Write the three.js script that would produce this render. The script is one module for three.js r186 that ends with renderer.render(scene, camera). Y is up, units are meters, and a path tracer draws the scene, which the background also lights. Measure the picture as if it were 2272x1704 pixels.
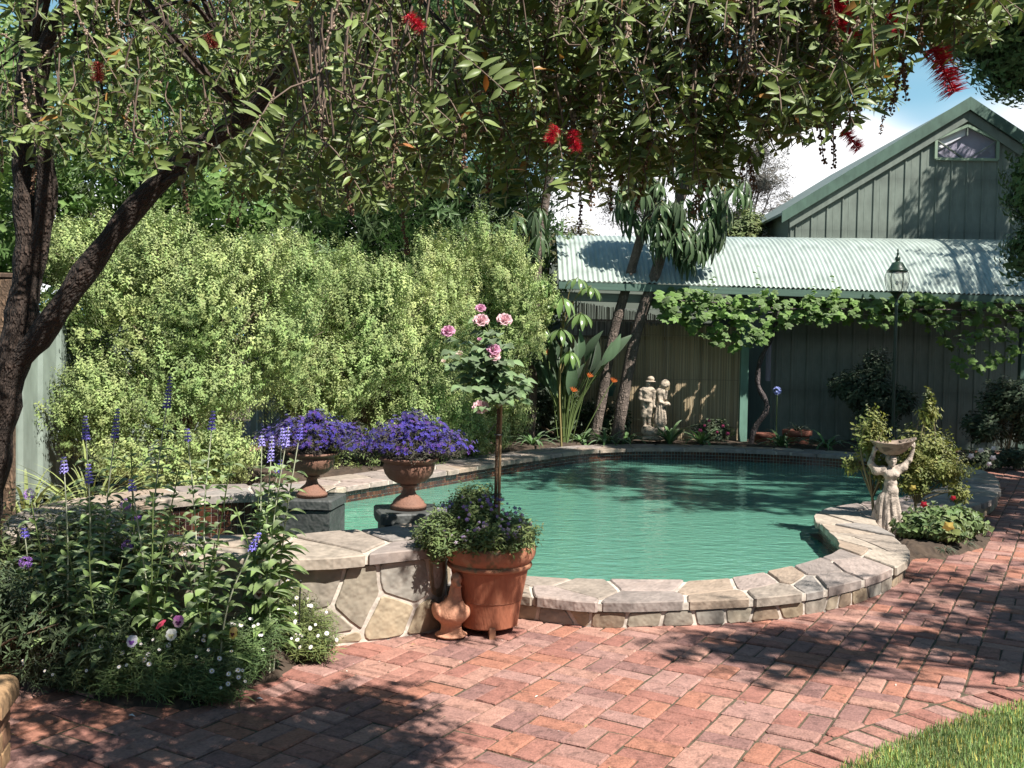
import * as THREE from 'three';
import { mergeGeometries, mergeVertices } from 'three/addons/utils/BufferGeometryUtils.js';
import { MarchingCubes } from 'three/addons/objects/MarchingCubes.js';

// ------------------------------------------------------------------ camera, sky, sun, exposure
const scene = new THREE.Scene();
const camera = new THREE.PerspectiveCamera(42.18, 4 / 3, 0.1, 400);
camera.position.set(0, 1.6, 0);
camera.rotation.set(THREE.MathUtils.degToRad(-1.93), 0, THREE.MathUtils.degToRad(1.0), 'YXZ');
const renderer = new THREE.WebGLRenderer({ antialias: true });
renderer.setSize(1024, 768);
renderer.toneMapping = THREE.LinearToneMapping;
renderer.toneMappingExposure = 2.1;
renderer.shadowMap.enabled = true;
const SUN = new THREE.Vector3(0.46, 0.79, 0.40).normalize();
const sun = new THREE.DirectionalLight(new THREE.Color(1, 0.945, 0.86), 5);
sun.name = 'sun'; sun.position.copy(SUN).multiplyScalar(40).add(new THREE.Vector3(1, 0, -9)); sun.target.position.set(1, 0, -9);
sun.castShadow = true; sun.shadow.mapSize.set(4096, 4096);
Object.assign(sun.shadow.camera, { left: -18, right: 18, top: 18, bottom: -18, near: 1, far: 90 });
scene.add(sun, sun.target);

// ------------------------------------------------------------------ small tools
function rng(a) { return () => { a |= 0; a = a + 0x6D2B79F5 | 0; let t = Math.imul(a ^ a >>> 15, 1 | a); t = t + Math.imul(t ^ t >>> 7, 61 | t) ^ t; return ((t ^ t >>> 14) >>> 0) / 4294967296; }; }
const V = (x, y, z) => new THREE.Vector3(x, y, z), V2 = (x, y) => new THREE.Vector2(x, y), PI = Math.PI;
const lerp = THREE.MathUtils.lerp, clamp = THREE.MathUtils.clamp, sstep = THREE.MathUtils.smoothstep;
const C = (r, g, b) => new THREE.Color().setRGB(r, g, b);
// tileable value noise in [0,1]
function noise2(seed) {
  const r = rng(seed), N = 64, t = new Float32Array(N * N); for (let i = 0; i < N * N; i++) t[i] = r();
  return (x, y, p) => {          // p: period in cells
    const x0 = Math.floor(x), y0 = Math.floor(y), fx = x - x0, fy = y - y0, s = fx * fx * (3 - 2 * fx), q = fy * fy * (3 - 2 * fy);
    const g = (i, j) => t[(((j % p) + p) % p % N) * N + (((i % p) + p) % p % N)];
    return lerp(lerp(g(x0, y0), g(x0 + 1, y0), s), lerp(g(x0, y0 + 1), g(x0 + 1, y0 + 1), s), q);
  };
}
function fbm(n, u, v, p, oct, sx = 1) { let a = 0.5, s = 0, w = 0; for (let i = 0; i < oct; i++) { s += a * n(u * p * sx, v * p, Math.round(p * 1)); w += a; a *= 0.55; p *= 2; if (p > 64) p = 64; } return s / w; }
function tex(size, f, srgb) {   // f(u,v) -> [r,g,b] in 0..1 (linear albedo factor when srgb is false)
  const d = new Uint8Array(size * size * 4);
  for (let y = 0; y < size; y++) for (let x = 0; x < size; x++) {
    const c = f(x / size, y / size), o = (y * size + x) * 4;
    for (let k = 0; k < 3; k++) d[o + k] = clamp(Math.round(255 * (srgb ? Math.pow(clamp(c[k], 0, 1), 1 / 2.2) : c[k])), 0, 255);
    d[o + 3] = 255;
  }
  const t = new THREE.DataTexture(d, size, size); t.wrapS = t.wrapT = THREE.RepeatWrapping; t.magFilter = t.minFilter = THREE.LinearFilter;
  if (srgb) t.colorSpace = THREE.SRGBColorSpace; t.needsUpdate = true; return t;
}
const rep = (t, s) => { const c = t.clone(); c.repeat.set(s, s); c.needsUpdate = true; return c; };
const nA = noise2(11), nB = noise2(23), nC = noise2(37);
const T = {};
T.mottle = tex(512, (u, v) => { const a = fbm(nA, u, v, 6, 5), b = fbm(nB, u, v, 24, 3), k = 0.5 + 0.55 * a + 0.4 * (b - 0.5); const w = sstep(fbm(nC, u, v, 5, 4), 0.55, 0.75); return [k + 0.12 * w, k + 0.1 * w, k + 0.08 * w]; }, true);
T.mottleBump = tex(512, (u, v) => { const k = 0.6 * fbm(nA, u, v, 8, 5) + 0.4 * fbm(nB, u, v, 40, 3); return [k, k, k]; });
T.brick = tex(512, (u, v) => { const a = fbm(nA, u, v, 5, 4), b = fbm(nB, u, v, 50, 2), k = 0.52 + 0.6 * a + 0.35 * (b - 0.5), d = sstep(fbm(nC, u, v, 9, 5), 0.6, 0.74) * 0.3, s = sstep(fbm(nB, u, v, 9, 4), 0.6, 0.78) * 0.35; return [k * (1 - d) + s * 0.5, k * (1 - d) + s * 0.55, k * (1 - d) + s * 0.55]; }, true);
T.bark = tex(512, (u, v) => { const r = Math.abs(fbm(nA, u, v, 16, 4, 2) - 0.5) * 2, b = fbm(nB, u, v, 8, 5), k = 0.35 + 0.9 * r * (0.6 + 0.6 * b) + 0.25 * (b - 0.4); return [k, k * 0.97, k * 0.93]; }, true);
T.barkBump = tex(512, (u, v) => { const r = Math.abs(fbm(nA, u, v, 16, 4, 2) - 0.5) * 2, b = fbm(nB, u, v, 8, 5), k = r * 1.3 + 0.3 * b; return [k, k, k]; });
T.water = tex(1024, (u, v) => { const a = fbm(nA, u, v, 10, 3, 1), b = fbm(nB, u, v, 22, 3), k = 0.62 * a + 0.38 * b; return [k, k, k]; });
T.streak = tex(512, (u, v) => { const a = fbm(nA, u, v * 0.25, 16, 4), b = fbm(nB, u, v, 4, 4), k = 0.75 + 0.3 * (a - 0.5) + 0.35 * (b - 0.5); return [k, k, k]; }, true);
T.soil = tex(512, (u, v) => { const a = fbm(nA, u, v, 30, 3), b = fbm(nC, u, v, 7, 4), k = 0.4 + 0.9 * a * (0.4 + b); return [k, k * 0.95, k * 0.9]; }, true);

function std(color, rough, o = {}) { return new THREE.MeshStandardMaterial({ color, roughness: rough, metalness: 0, ...o }); }
function leafMat(name, color, o = {}) { return new THREE.MeshPhysicalMaterial({ name, color, roughness: 0.95, transmission: 0.32, thickness: 0, clearcoat: 0.22, clearcoatRoughness: 0.4, side: THREE.DoubleSide, ...o }); }
const shade = (m, k) => { const c = m.clone(); c.color.multiplyScalar(k); return c; };
const stone = (r, g, b) => std(C(r, g, b), 0.82, { map: T.mottle, bumpMap: T.mottleBump, bumpScale: 0.012 });

const used = {};
function numbered(n) { used[n] = (used[n] || 0) + 1; return used[n] === 1 ? n : n + '_' + String(used[n] - 1).padStart(3, '0'); }
function tag(o, label, category, group, kind) { if (label) o.userData.label = label; if (category) o.userData.category = category; if (group) o.userData.group = group; if (kind) o.userData.kind = kind; return o; }
function thing(name, label, category, pos = [0, 0, 0], turn = 0, group) { const o = new THREE.Group(); o.name = numbered(name); o.position.set(...pos); o.rotation.y = turn; scene.add(o); return tag(o, label, category, group); }
function part(name, geo, mat, parent = scene) { const m = new THREE.Mesh(Array.isArray(geo) ? merge(geo) : geo, mat); m.name = parent === scene ? numbered(name) : name; m.castShadow = m.receiveShadow = true; parent.add(m); return m; }
function struct(name, geo, mat) { return tag(part(name, geo, mat), null, null, null, 'structure'); }
function merge(list) {
  const keys = ['position', 'normal', 'uv'].concat(list.every(g => g.attributes.color) ? ['color'] : []);
  return mergeGeometries(list.map(g => { const q = g.index ? g.toNonIndexed() : g.clone(); for (const k of Object.keys(q.attributes)) if (!keys.includes(k)) q.deleteAttribute(k); if (!q.attributes.uv) q.setAttribute('uv', new THREE.BufferAttribute(new Float32Array(q.attributes.position.count * 2), 2)); return q; }));
}
function paint(g, c) { const n = g.attributes.position.count, a = new Float32Array(n * 3); for (let i = 0; i < n; i++) { a[i * 3] = c.r; a[i * 3 + 1] = c.g; a[i * 3 + 2] = c.b; } g.setAttribute('color', new THREE.BufferAttribute(a, 3)); return g; }
function inst(name, geo, mat, mats, cols, parent, stuff = true) {
  const m = new THREE.InstancedMesh(geo, mat, mats.length); m.name = parent ? name : numbered(name);
  mats.forEach((x, i) => { m.setMatrixAt(i, x); if (cols) m.setColorAt(i, cols[i]); });
  m.castShadow = m.receiveShadow = true; if (stuff) m.userData.kind = 'stuff'; (parent || scene).add(m); return m;
}
// raw triangle soup builder
class Soup {
  constructor() { this.p = []; this.u = []; this.i = []; this.c = null; }
  v(p, u = 0, v = 0) { this.p.push(p.x, p.y, p.z); this.u.push(u, v); return this.p.length / 3 - 1; }
  t(a, b, c) { this.i.push(a, b, c); }
  q(a, b, c, d) { this.i.push(a, b, c, a, c, d); }
  geo(flat) { let g = new THREE.BufferGeometry(); g.setAttribute('position', new THREE.Float32BufferAttribute(this.p, 3)); g.setAttribute('uv', new THREE.Float32BufferAttribute(this.u, 2)); g.setIndex(this.i); if (flat) g = g.toNonIndexed(); g.computeVertexNormals(); return g; }
}
function box(w, h, d, x = 0, y = 0, z = 0, ry = 0) { const g = new THREE.BoxGeometry(w, h, d); if (ry) g.rotateY(ry); g.translate(x, y, z); return g; }
// box with chamfered top edges, base at y = 0, uv in metres
function chamferBox(w, h, d, c = 0.006, wob, r) {
  const s = new Soup(), x = w / 2, z = d / 2, j = () => wob ? (r() - 0.5) * wob : 0;
  const ring = (dx, y) => [[-x + dx, -z + dx], [x - dx, -z + dx], [x - dx, z - dx], [-x + dx, z - dx]].map(([a, b]) => V(a + j(), y + j() * 0.5, b + j()));
  const rings = [ring(0, 0), ring(0, h - c), ring(c, h)];
  for (let k = 0; k < 2; k++) for (let i = 0; i < 4; i++) { const a = rings[k][i], b = rings[k][(i + 1) % 4], cc = rings[k + 1][(i + 1) % 4], dd = rings[k + 1][i]; const uv = p => [i % 2 ? p.z : p.x, p.y + (k ? 0 : 0)]; s.q(s.v(a, ...uv(a)), s.v(dd, ...uv(dd)), s.v(cc, ...uv(cc)), s.v(b, ...uv(b))); }
  const t = rings[2].map(p => s.v(p, p.x, p.z)); s.q(t[3], t[2], t[1], t[0]); return s.geo(true);
}
// swept tube with tapering radius; pts Vector3[], radii number[]
function tube(pts, radii, seg = 8, rough = 0, r = null, uvs = 1) {
  const s = new Soup(), n = pts.length; let prevN = null, len = 0; const rings = [];
  for (let i = 0; i < n; i++) {
    const t = V(0, 0, 0).subVectors(pts[Math.min(i + 1, n - 1)], pts[Math.max(i - 1, 0)]).normalize();
    let a = prevN ? prevN.clone().addScaledVector(t, -prevN.dot(t)) : (Math.abs(t.y) < 0.9 ? V(0, 1, 0) : V(1, 0, 0)).cross(t); a.normalize(); prevN = a; const b = V(0, 0, 0).crossVectors(t, a);
    if (i) len += pts[i].distanceTo(pts[i - 1]);
    const ring = []; for (let k = 0; k <= seg; k++) { const q = k / seg * 2 * PI, R = radii[i] * (1 + (rough && r ? (k < seg ? (r() - 0.5) * rough : 0) : 0)); const p = pts[i].clone().addScaledVector(a, Math.cos(q) * R).addScaledVector(b, Math.sin(q) * R); if (k === seg) { const f = ring[0] * 3; p.set(s.p[f], s.p[f + 1], s.p[f + 2]); } ring.push(s.v(p, k / seg * 2 * PI * radii[0] * uvs, len * uvs)); } rings.push(ring);
  }
  for (let i = 0; i < n - 1; i++) for (let k = 0; k < seg; k++) s.q(rings[i][k], rings[i][k + 1], rings[i + 1][k + 1], rings[i + 1][k]);
  for (const [ring, p] of [[rings[0], pts[0]], [rings[n - 1], pts[n - 1]]]) { const c = s.v(p); for (let k = 0; k < seg; k++) s.t(c, ring[k], ring[k + 1]); }
  return s.geo();
}
function curve(pts, n) { return new THREE.CatmullRomCurve3(pts, false, 'centripetal').getPoints(n); }
function lathe(prof, seg = 40) { return new THREE.LatheGeometry(prof.map(p => V2(p[0], p[1])), seg); }
// leaf: base at origin, tip along +Y, face towards +Z
function leafGeo(L, W, { fold = 0.25, curl = 0.3, segs = 4, at = 0.45, tip = 1, wave = 0, stem = 0 } = {}) {
  const s = new Soup(), rows = []; let y = stem, z = 0;
  const wd = t => W * 0.5 * Math.pow(Math.sin(PI * Math.pow(t, Math.log(0.5) / Math.log(at))), tip);
  for (let i = 0; i <= segs; i++) {
    const t = i / segs, w = i === 0 || i === segs ? 0.0004 + W * 0.02 : wd(t), f = w * fold * 2, zz = wave ? Math.sin(t * 9) * wave * W : 0;
    rows.push([s.v(V(-w, y, z + f + zz), 0, t * L), s.v(V(0, y, z), W / 2, t * L), s.v(V(w, y, z + f - zz), W, t * L)]);
    const a = curl * (t + 0.5 / segs) * 1.6; y += L / segs * Math.cos(a); z -= L / segs * Math.sin(a);
  }
  for (let i = 0; i < segs; i++) for (let k = 0; k < 2; k++) s.q(rows[i][k], rows[i][k + 1], rows[i + 1][k + 1], rows[i + 1][k]);
  if (stem) { const a = s.v(V(-0.001, 0, 0)), b = s.v(V(0.001, 0, 0)), c = s.v(V(0.001, stem, 0)), d = s.v(V(-0.001, stem, 0)); s.q(a, b, c, d); }
  return s.geo();
}
const _x = V(0, 0, 0), _y = V(0, 0, 0), _z = V(0, 0, 0);
function orient(pos, dir, face, sc = 1) {    // local +Y along dir, local +Z as near as may be to face
  _y.copy(dir).normalize(); _x.crossVectors(_y, face); if (_x.lengthSq() < 1e-6) _x.crossVectors(_y, V(0.3, 0.9, 0.2)); _x.normalize(); _z.crossVectors(_x, _y);
  const m = new THREE.Matrix4().makeBasis(_x, _y, _z); if (typeof sc === 'number') m.scale(V(sc, sc, sc)); else m.scale(sc); m.setPosition(pos); return m;
}
function rdir(r) { const z = r() * 2 - 1, a = r() * 2 * PI, q = Math.sqrt(1 - z * z); return V(q * Math.cos(a), z, q * Math.sin(a)); }
function place(m, mat4) { mat4.decompose(m.position, m.quaternion, m.scale); return m; }
// individual leaf meshes for the `most` entries nearest to the photograph's viewpoint, the rest as one stuff mesh
function leaves(name, geo, mat, list, parent, most, restName = 'foliage', tone) {
  const eye = V(0, 1.6, 0), origin = parent.position;
  const sorted = list.map(e => { const p = V(e.m.elements[12], e.m.elements[13], e.m.elements[14]).add(origin); const d = p.distanceTo(eye), out = Math.abs(p.x / -p.z) > 0.53 || p.z > -0.5 || Math.abs((p.y - 1.6) / -p.z + 0.034) > 0.42; return { e, k: (out ? 1000 : 0) + d / (e.size || 1) }; }).sort((a, b) => a.k - b.k);
  const tones = tone || [0.75, 0.9, 1, 1.15, 1.35].map(k => shade(mat, k));
  const geos = Array.isArray(geo) ? geo : [geo];
  sorted.slice(0, most).forEach(({ e }, i) => place(part(name, geos[i % geos.length], e.mat || tones[Math.floor((e.c ?? ((i * 0.618) % 1)) * tones.length * 0.999)], parent), e.m));
  const rest = sorted.slice(most).map(q => q.e);
  if (rest.length) inst(restName, geos[0], mat, rest.map(e => e.m), rest.map((e, i) => { const k = 0.7 + 0.7 * (e.c ?? ((i * 0.618) % 1)); return e.tint ? e.tint : C(k, k, k * 0.96); }), parent);
}
// polygons ----------------------------------------------------------------
function clipHalf(poly, px, py, nx, ny) { const out = []; for (let i = 0; i < poly.length; i++) { const a = poly[i], b = poly[(i + 1) % poly.length], da = (a[0] - px) * nx + (a[1] - py) * ny, db = (b[0] - px) * nx + (b[1] - py) * ny; if (da <= 0) out.push(a); if (da * db < 0) { const t = da / (da - db); out.push([a[0] + (b[0] - a[0]) * t, a[1] + (b[1] - a[1]) * t]); } } return out; }
function inPoly(x, y, P) { let c = false; for (let i = 0, j = P.length - 1; i < P.length; j = i++) if ((P[i][1] > y) !== (P[j][1] > y) && x < (P[j][0] - P[i][0]) * (y - P[i][1]) / (P[j][1] - P[i][1]) + P[i][0]) c = !c; return c; }
function polyDist(x, y, P, open) { let m = 1e9, at = null; for (let i = 0; i < P.length - (open ? 1 : 0); i++) { const a = P[i], b = P[(i + 1) % P.length], dx = b[0] - a[0], dy = b[1] - a[1], t = clamp(((x - a[0]) * dx + (y - a[1]) * dy) / (dx * dx + dy * dy), 0, 1), qx = a[0] + dx * t, qy = a[1] + dy * t, d = Math.hypot(x - qx, y - qy); if (d < m) { m = d; const l = Math.hypot(dx, dy); at = { d, qx, qy, tx: dx / l, ty: dy / l }; } } return at; }
function spline2(pts, n, closed) { return new THREE.CatmullRomCurve3(pts.map(p => V(p[0], 0, p[1])), !!closed, 'centripetal').getPoints(n).map(p => [p.x, p.z]); }
// Voronoi cells in [0,L]x[0,W]
function cells(L, W, stepS, stepV, r, jit = 0.38) {
  const pts = [], nv = Math.max(1, Math.round(W / stepV)); 
  for (let k = 0; k < nv; k++) for (let s = (k % 2 ? 0.5 : 0) * stepS; s < L + stepS; s += stepS * (0.75 + 0.5 * r())) pts.push([s + (r() - 0.5) * stepS * jit * 2, (k + 0.5 + (r() - 0.5) * jit * 2) * W / nv]);
  return pts.map((p, i) => { let poly = [[0, 0], [L, 0], [L, W], [0, W]]; for (let j = 0; j < pts.length && poly.length; j++) if (j !== i && Math.abs(pts[j][0] - p[0]) < stepS * 4) { const q = pts[j]; poly = clipHalf(poly, (p[0] + q[0]) / 2, (p[1] + q[1]) / 2, q[0] - p[0], q[1] - p[1]); } return poly; }).filter(p => p.length > 2);
}
function area(p) { let a = 0; for (let i = 0; i < p.length; i++) { const q = p[(i + 1) % p.length]; a += p[i][0] * q[1] - q[0] * p[i][1]; } return a / 2; }
function insetPoly(poly, g) { let out = poly; for (let i = 0; i < poly.length; i++) { const a = poly[i], b = poly[(i + 1) % poly.length], l = Math.hypot(b[0] - a[0], b[1] - a[1]); if (l < 1e-5) continue; const sgn = Math.sign(area(poly)), nx = (b[1] - a[1]) / l * sgn, ny = -(b[0] - a[0]) / l * sgn; out = clipHalf(out, a[0] - nx * g, a[1] - ny * g, nx, ny); if (out.length < 3) return null; } return out; }
// one stone: polygon in (s,v), mapped by fn(s,v,h); rounded corners, rough edges, bevelled rim
function stoneGeo(poly, fn, h0, h1, r, bev = 0.008, rough = 0.006) {
  let p = poly; if (area(p) < 0) p = p.slice().reverse();
  const q = []; for (let i = 0; i < p.length; i++) { const a = p[(i + p.length - 1) % p.length], b = p[i], c = p[(i + 1) % p.length], la = Math.hypot(a[0] - b[0], a[1] - b[1]), lc = Math.hypot(c[0] - b[0], c[1] - b[1]), k = Math.min(0.013, la * 0.3, lc * 0.3); q.push([b[0] + (a[0] - b[0]) / la * k, b[1] + (a[1] - b[1]) / la * k], [b[0] + (c[0] - b[0]) / lc * k, b[1] + (c[1] - b[1]) / lc * k]); if (lc > 0.12) { const m = 0.35 + 0.3 * r(); q.push([lerp(b[0], c[0], m) + (r() - 0.5) * rough * 2, lerp(b[1], c[1], m) + (r() - 0.5) * rough * 2]); } }
  const cx = q.reduce((s, a) => s + a[0], 0) / q.length, cy = q.reduce((s, a) => s + a[1], 0) / q.length, tilt = [(r() - 0.5) * 0.02, (r() - 0.5) * 0.02], uo = r() * 3;
  const s = new Soup(), ring = (k, h, t) => q.map(a => { const x = lerp(a[0], cx, k), y = lerp(a[1], cy, k), hh = h + (t ? (x - cx) * tilt[0] + (y - cy) * tilt[1] : 0); return [fn(x, y, hh), x + uo, y]; });
  const rad = Math.sqrt(Math.abs(area(q)) / PI), R = [ring(0, h0), ring(0, h1 - bev, 1), ring(Math.min(0.3, bev / rad), h1, 1)];
  for (let k = 0; k < 2; k++) for (let i = 0; i < q.length; i++) { const j = (i + 1) % q.length, a = R[k][i], b = R[k][j], c = R[k + 1][j], d = R[k + 1][i]; s.q(s.v(a[0], a[1], a[2] + (k ? 0 : 0.05)), s.v(b[0], b[1], b[2] + (k ? 0 : 0.05)), s.v(c[0], c[1], c[2]), s.v(d[0], d[1], d[2])); }
  const c = s.v(fn(cx, cy, h1 + (r() - 0.3) * 0.006), cx + uo, cy), top = R[2].map(a => s.v(a[0], a[1], a[2])); for (let i = 0; i < q.length; i++) s.t(c, top[i], top[(i + 1) % q.length]);
  return s.geo(true);
}
// ------------------------------------------------------------------ sky: air and a few clouds
{
  const W = 1024, H = 512, d = new Float32Array(W * H * 4);
  for (let y = 0; y < H; y++) for (let x = 0; x < W; x++) {
    const up = ((y + 0.5) / H - 0.5) * PI, u = (x + 0.5) / W, v = (y + 0.5) / H, e = Math.max(0, Math.sin(up)), h = Math.pow(1 - e, 2.1), o = (y * W + x) * 4;
    let c = [lerp(0.04, 0.62, h), lerp(0.13, 1.15, h), lerp(0.27, 1.45, h)];
    const n = fbm(nA, u, v * 2.2, 9, 6) * 0.75 + fbm(nC, u, v * 2, 28, 3) * 0.25, low = Math.exp(-Math.pow((up - 0.1) / 0.075, 2));
    const k = sstep(n + low * 0.16 - 0.05 * (1 - low), 0.56, 0.66), b = 1.45 + 0.5 * (n - 0.5);
    c = c.map((q, i) => lerp(q, [b, b, b * 1.02][i], k));
    if (up < 0) { const g = sstep(-up, 0, 0.06); c = c.map((q, i) => lerp(q, [0.16, 0.17, 0.13][i], g)); }
    d.set([...c, 1], o);
  }
  const t = new THREE.DataTexture(d, W, H, THREE.RGBAFormat, THREE.FloatType); t.mapping = THREE.EquirectangularReflectionMapping; t.magFilter = t.minFilter = THREE.LinearFilter; t.needsUpdate = true;
  scene.background = t; scene.environment = t; scene.backgroundIntensity = scene.environmentIntensity = 0.42;
}
// ------------------------------------------------------------------ layout (metres, seen from above: x, z)
const POOL = [ // inner edge of the coping, outer edge of the coping
  [-0.62, -6.85, -0.45, -6.08], [-0.2, -6.55, -0.2, -6.02], [0.09, -6.42, 0.1, -5.86], [0.6, -6.33, 0.54, -5.72], [1.19, -6.35, 1.1, -5.80], [1.71, -6.62, 1.68, -5.98], [2.14, -7.02, 2.2, -6.33], [2.5, -7.5, 2.72, -6.9],
  [2.62, -7.95, 2.97, -7.35], [2.66, -8.4, 3.12, -7.95], [2.8, -9.05, 3.18, -8.6], [3.2, -9.62, 3.4, -9.08], [3.75, -10.05, 4.15, -9.4], [4.5, -10.7, 4.95, -10.2], [5.15, -11.6, 5.62, -11.4], [5.5, -12.6, 6.15, -12.9],
  [5.55, -13.3, 6.1, -13.9], [5.35, -13.95, 5.75, -14.5], [4.7, -14.65, 5.0, -15.2], [3.8, -15.05, 3.9, -15.65], [2.8, -15.2, 2.8, -15.8], [1.9, -15.1, 1.7, -15.7], [1.2, -14.7, 0.9, -15.25], [0.3, -13.55, -0.2, -13.95],
  [-0.6, -12.1, -1.1, -12.5], [-1.3, -11.0, -1.85, -11.35], [-1.8, -10.2, -2.4, -10.5], [-2.1, -9.3, -2.75, -9.4], [-2.0, -8.5, -2.7, -8.4], [-1.75, -7.95, -2.3, -7.75]];
const NP = 320, poolIn = spline2(POOL.map(p => [p[0], p[1]]), NP), poolOut = spline2(POOL.map(p => [p[2], p[3]]), NP);
const SPA = [ // spa coping, clockwise from beside the pot round the front to the back: inner edge, outer edge
  [-0.66, -6.35, -0.36, -6.3], [-0.75, -6.2, -0.36, -5.95], [-0.84, -6.1, -0.36, -5.62], [-1.0, -6.02, -0.68, -5.38], [-1.35, -5.82, -1.0, -5.22], [-1.75, -5.76, -1.6, -5.14], [-2.15, -5.9, -2.2, -5.26], [-2.5, -6.25, -2.9, -5.75], [-2.62, -6.65, -3.2, -6.5], [-2.5, -7.0, -3.05, -7.25], [-2.2, -7.3, -2.5, -7.85], [-1.8, -7.45, -1.85, -8.0], [-1.45, -7.5, -1.4, -8.0]];
const NS = 160, spaIn = spline2(SPA.map(p => [p[0], p[1]]), NS), spaOut = spline2(SPA.map(p => [p[2], p[3]]), NS);
const LAWN = spline2([[0.9, -3.2], [1.12, -3.55], [1.38, -3.82], [1.66, -4.06], [2.05, -4.33], [2.42, -4.54], [3.0, -4.8], [4.2, -5.15], [6.5, -5.5]], 60);
const BED = [[-7, -4.9], [-2.95, -4.95], [-2.5, -4.85], [-2.1, -4.6], [-1.71, -4.34], [-1.36, -4.3], [-1.15, -4.6], [-1.02, -4.95], [-0.98, -5.3], [-3, -6.8], [-7, -9]];
const BED2 = [[3.05, -7.7], [3.25, -7.85], [3.6, -8.0], [3.95, -8.3], [4.25, -8.75], [4.3, -9.25], [3.6, -9.1], [3.2, -8.6]];
const SOLID = poolOut.concat([[-2.5, -7.85]], spaOut.slice().reverse());

// ------------------------------------------------------------------ ground, garden soil
{
  const soilM = std(C(0.07, 0.05, 0.036), 0.95, { map: rep(T.soil, 0.7), bumpMap: rep(T.soil, 0.7), bumpScale: 0.03 });
  const s = new Soup(), B = 140; s.q(s.v(V(-B, -0.02, B), -B, B), s.v(V(B, -0.02, B), B, B), s.v(V(B, -0.02, 3), B, 3), s.v(V(-B, -0.02, 3), -B, 3));
  s.q(s.v(V(-B, -0.02, -26), -B, -26), s.v(V(B, -0.02, -26), B, -26), s.v(V(B, -0.02, -B), B, -B), s.v(V(-B, -0.02, -B), -B, -B));
  s.q(s.v(V(-B, -0.02, 3), -B, 3), s.v(V(-8, -0.02, 3), -8, 3), s.v(V(-8, -0.02, -26), -8, -26), s.v(V(-B, -0.02, -26), -B, -26));
  s.q(s.v(V(14, -0.02, 3), 14, 3), s.v(V(B, -0.02, 3), B, 3), s.v(V(B, -0.02, -26), B, -26), s.v(V(14, -0.02, -26), 14, -26));
  // the plot itself, with the hole of the pool and spa left open
  const sh = new THREE.Shape([V2(-8, -3), V2(14, -3), V2(14, 26), V2(-8, 26)]), hole = new THREE.Path(SOLID.map(p => V2(lerp(p[0], 1.6, 0.02), -lerp(p[1], -10, 0.02)))); sh.holes.push(hole);
  const pg = new THREE.ShapeGeometry(sh, 1); pg.rotateX(-PI / 2); pg.translate(0, -0.02, 0);
  const g = merge([s.geo(), pg]); { const p = g.attributes.position, u = g.attributes.uv; for (let i = 0; i < p.count; i++) u.setXY(i, p.getX(i), p.getZ(i)); } g.computeVertexNormals();
  struct('ground', g, soilM);
  // raised mulch in the planting beds: left bed, bed behind the pool, the small bed by the girl statue
  const bedGeo = (poly, h, r) => { const q = [], n = 46; let x0 = 1e9, x1 = -1e9, z0 = 1e9, z1 = -1e9; for (const p of poly) { x0 = Math.min(x0, p[0]); x1 = Math.max(x1, p[0]); z0 = Math.min(z0, p[1]); z1 = Math.max(z1, p[1]); }
    const so = new Soup(), id = {}; const at = (i, j) => { const k = i * 99 + j; if (id[k] !== undefined) return id[k]; const x = lerp(x0, x1, i / n), z = lerp(z0, z1, j / n), ins = inPoly(x, z, poly), e = polyDist(x, z, poly).d; return id[k] = so.v(V(x, (ins ? 0.004 + h * sstep(e, 0, 0.18) + (r() - 0.5) * 0.03 * sstep(e, 0, 0.1) : -0.019 - Math.min(0.05, e)), z), x, z); };
    for (let i = 0; i < n; i++) for (let j = 0; j < n; j++) so.q(at(i, j), at(i, j + 1), at(i + 1, j + 1), at(i + 1, j)); return so.geo(); };
  struct('garden_bed', bedGeo(BED, 0.05, rng(1)), soilM); struct('garden_bed', bedGeo(BED2, 0.07, rng(2)), soilM);
  struct('garden_bed', bedGeo(poolOut.slice(Math.floor(NP * 0.6), Math.floor(NP * 0.86)).map(p => p).concat([[-3.5, -11], [-4, -17.5], [6.3, -17.5], [5.9, -14.6]]), 0.14, rng(3)), soilM);
}
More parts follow.
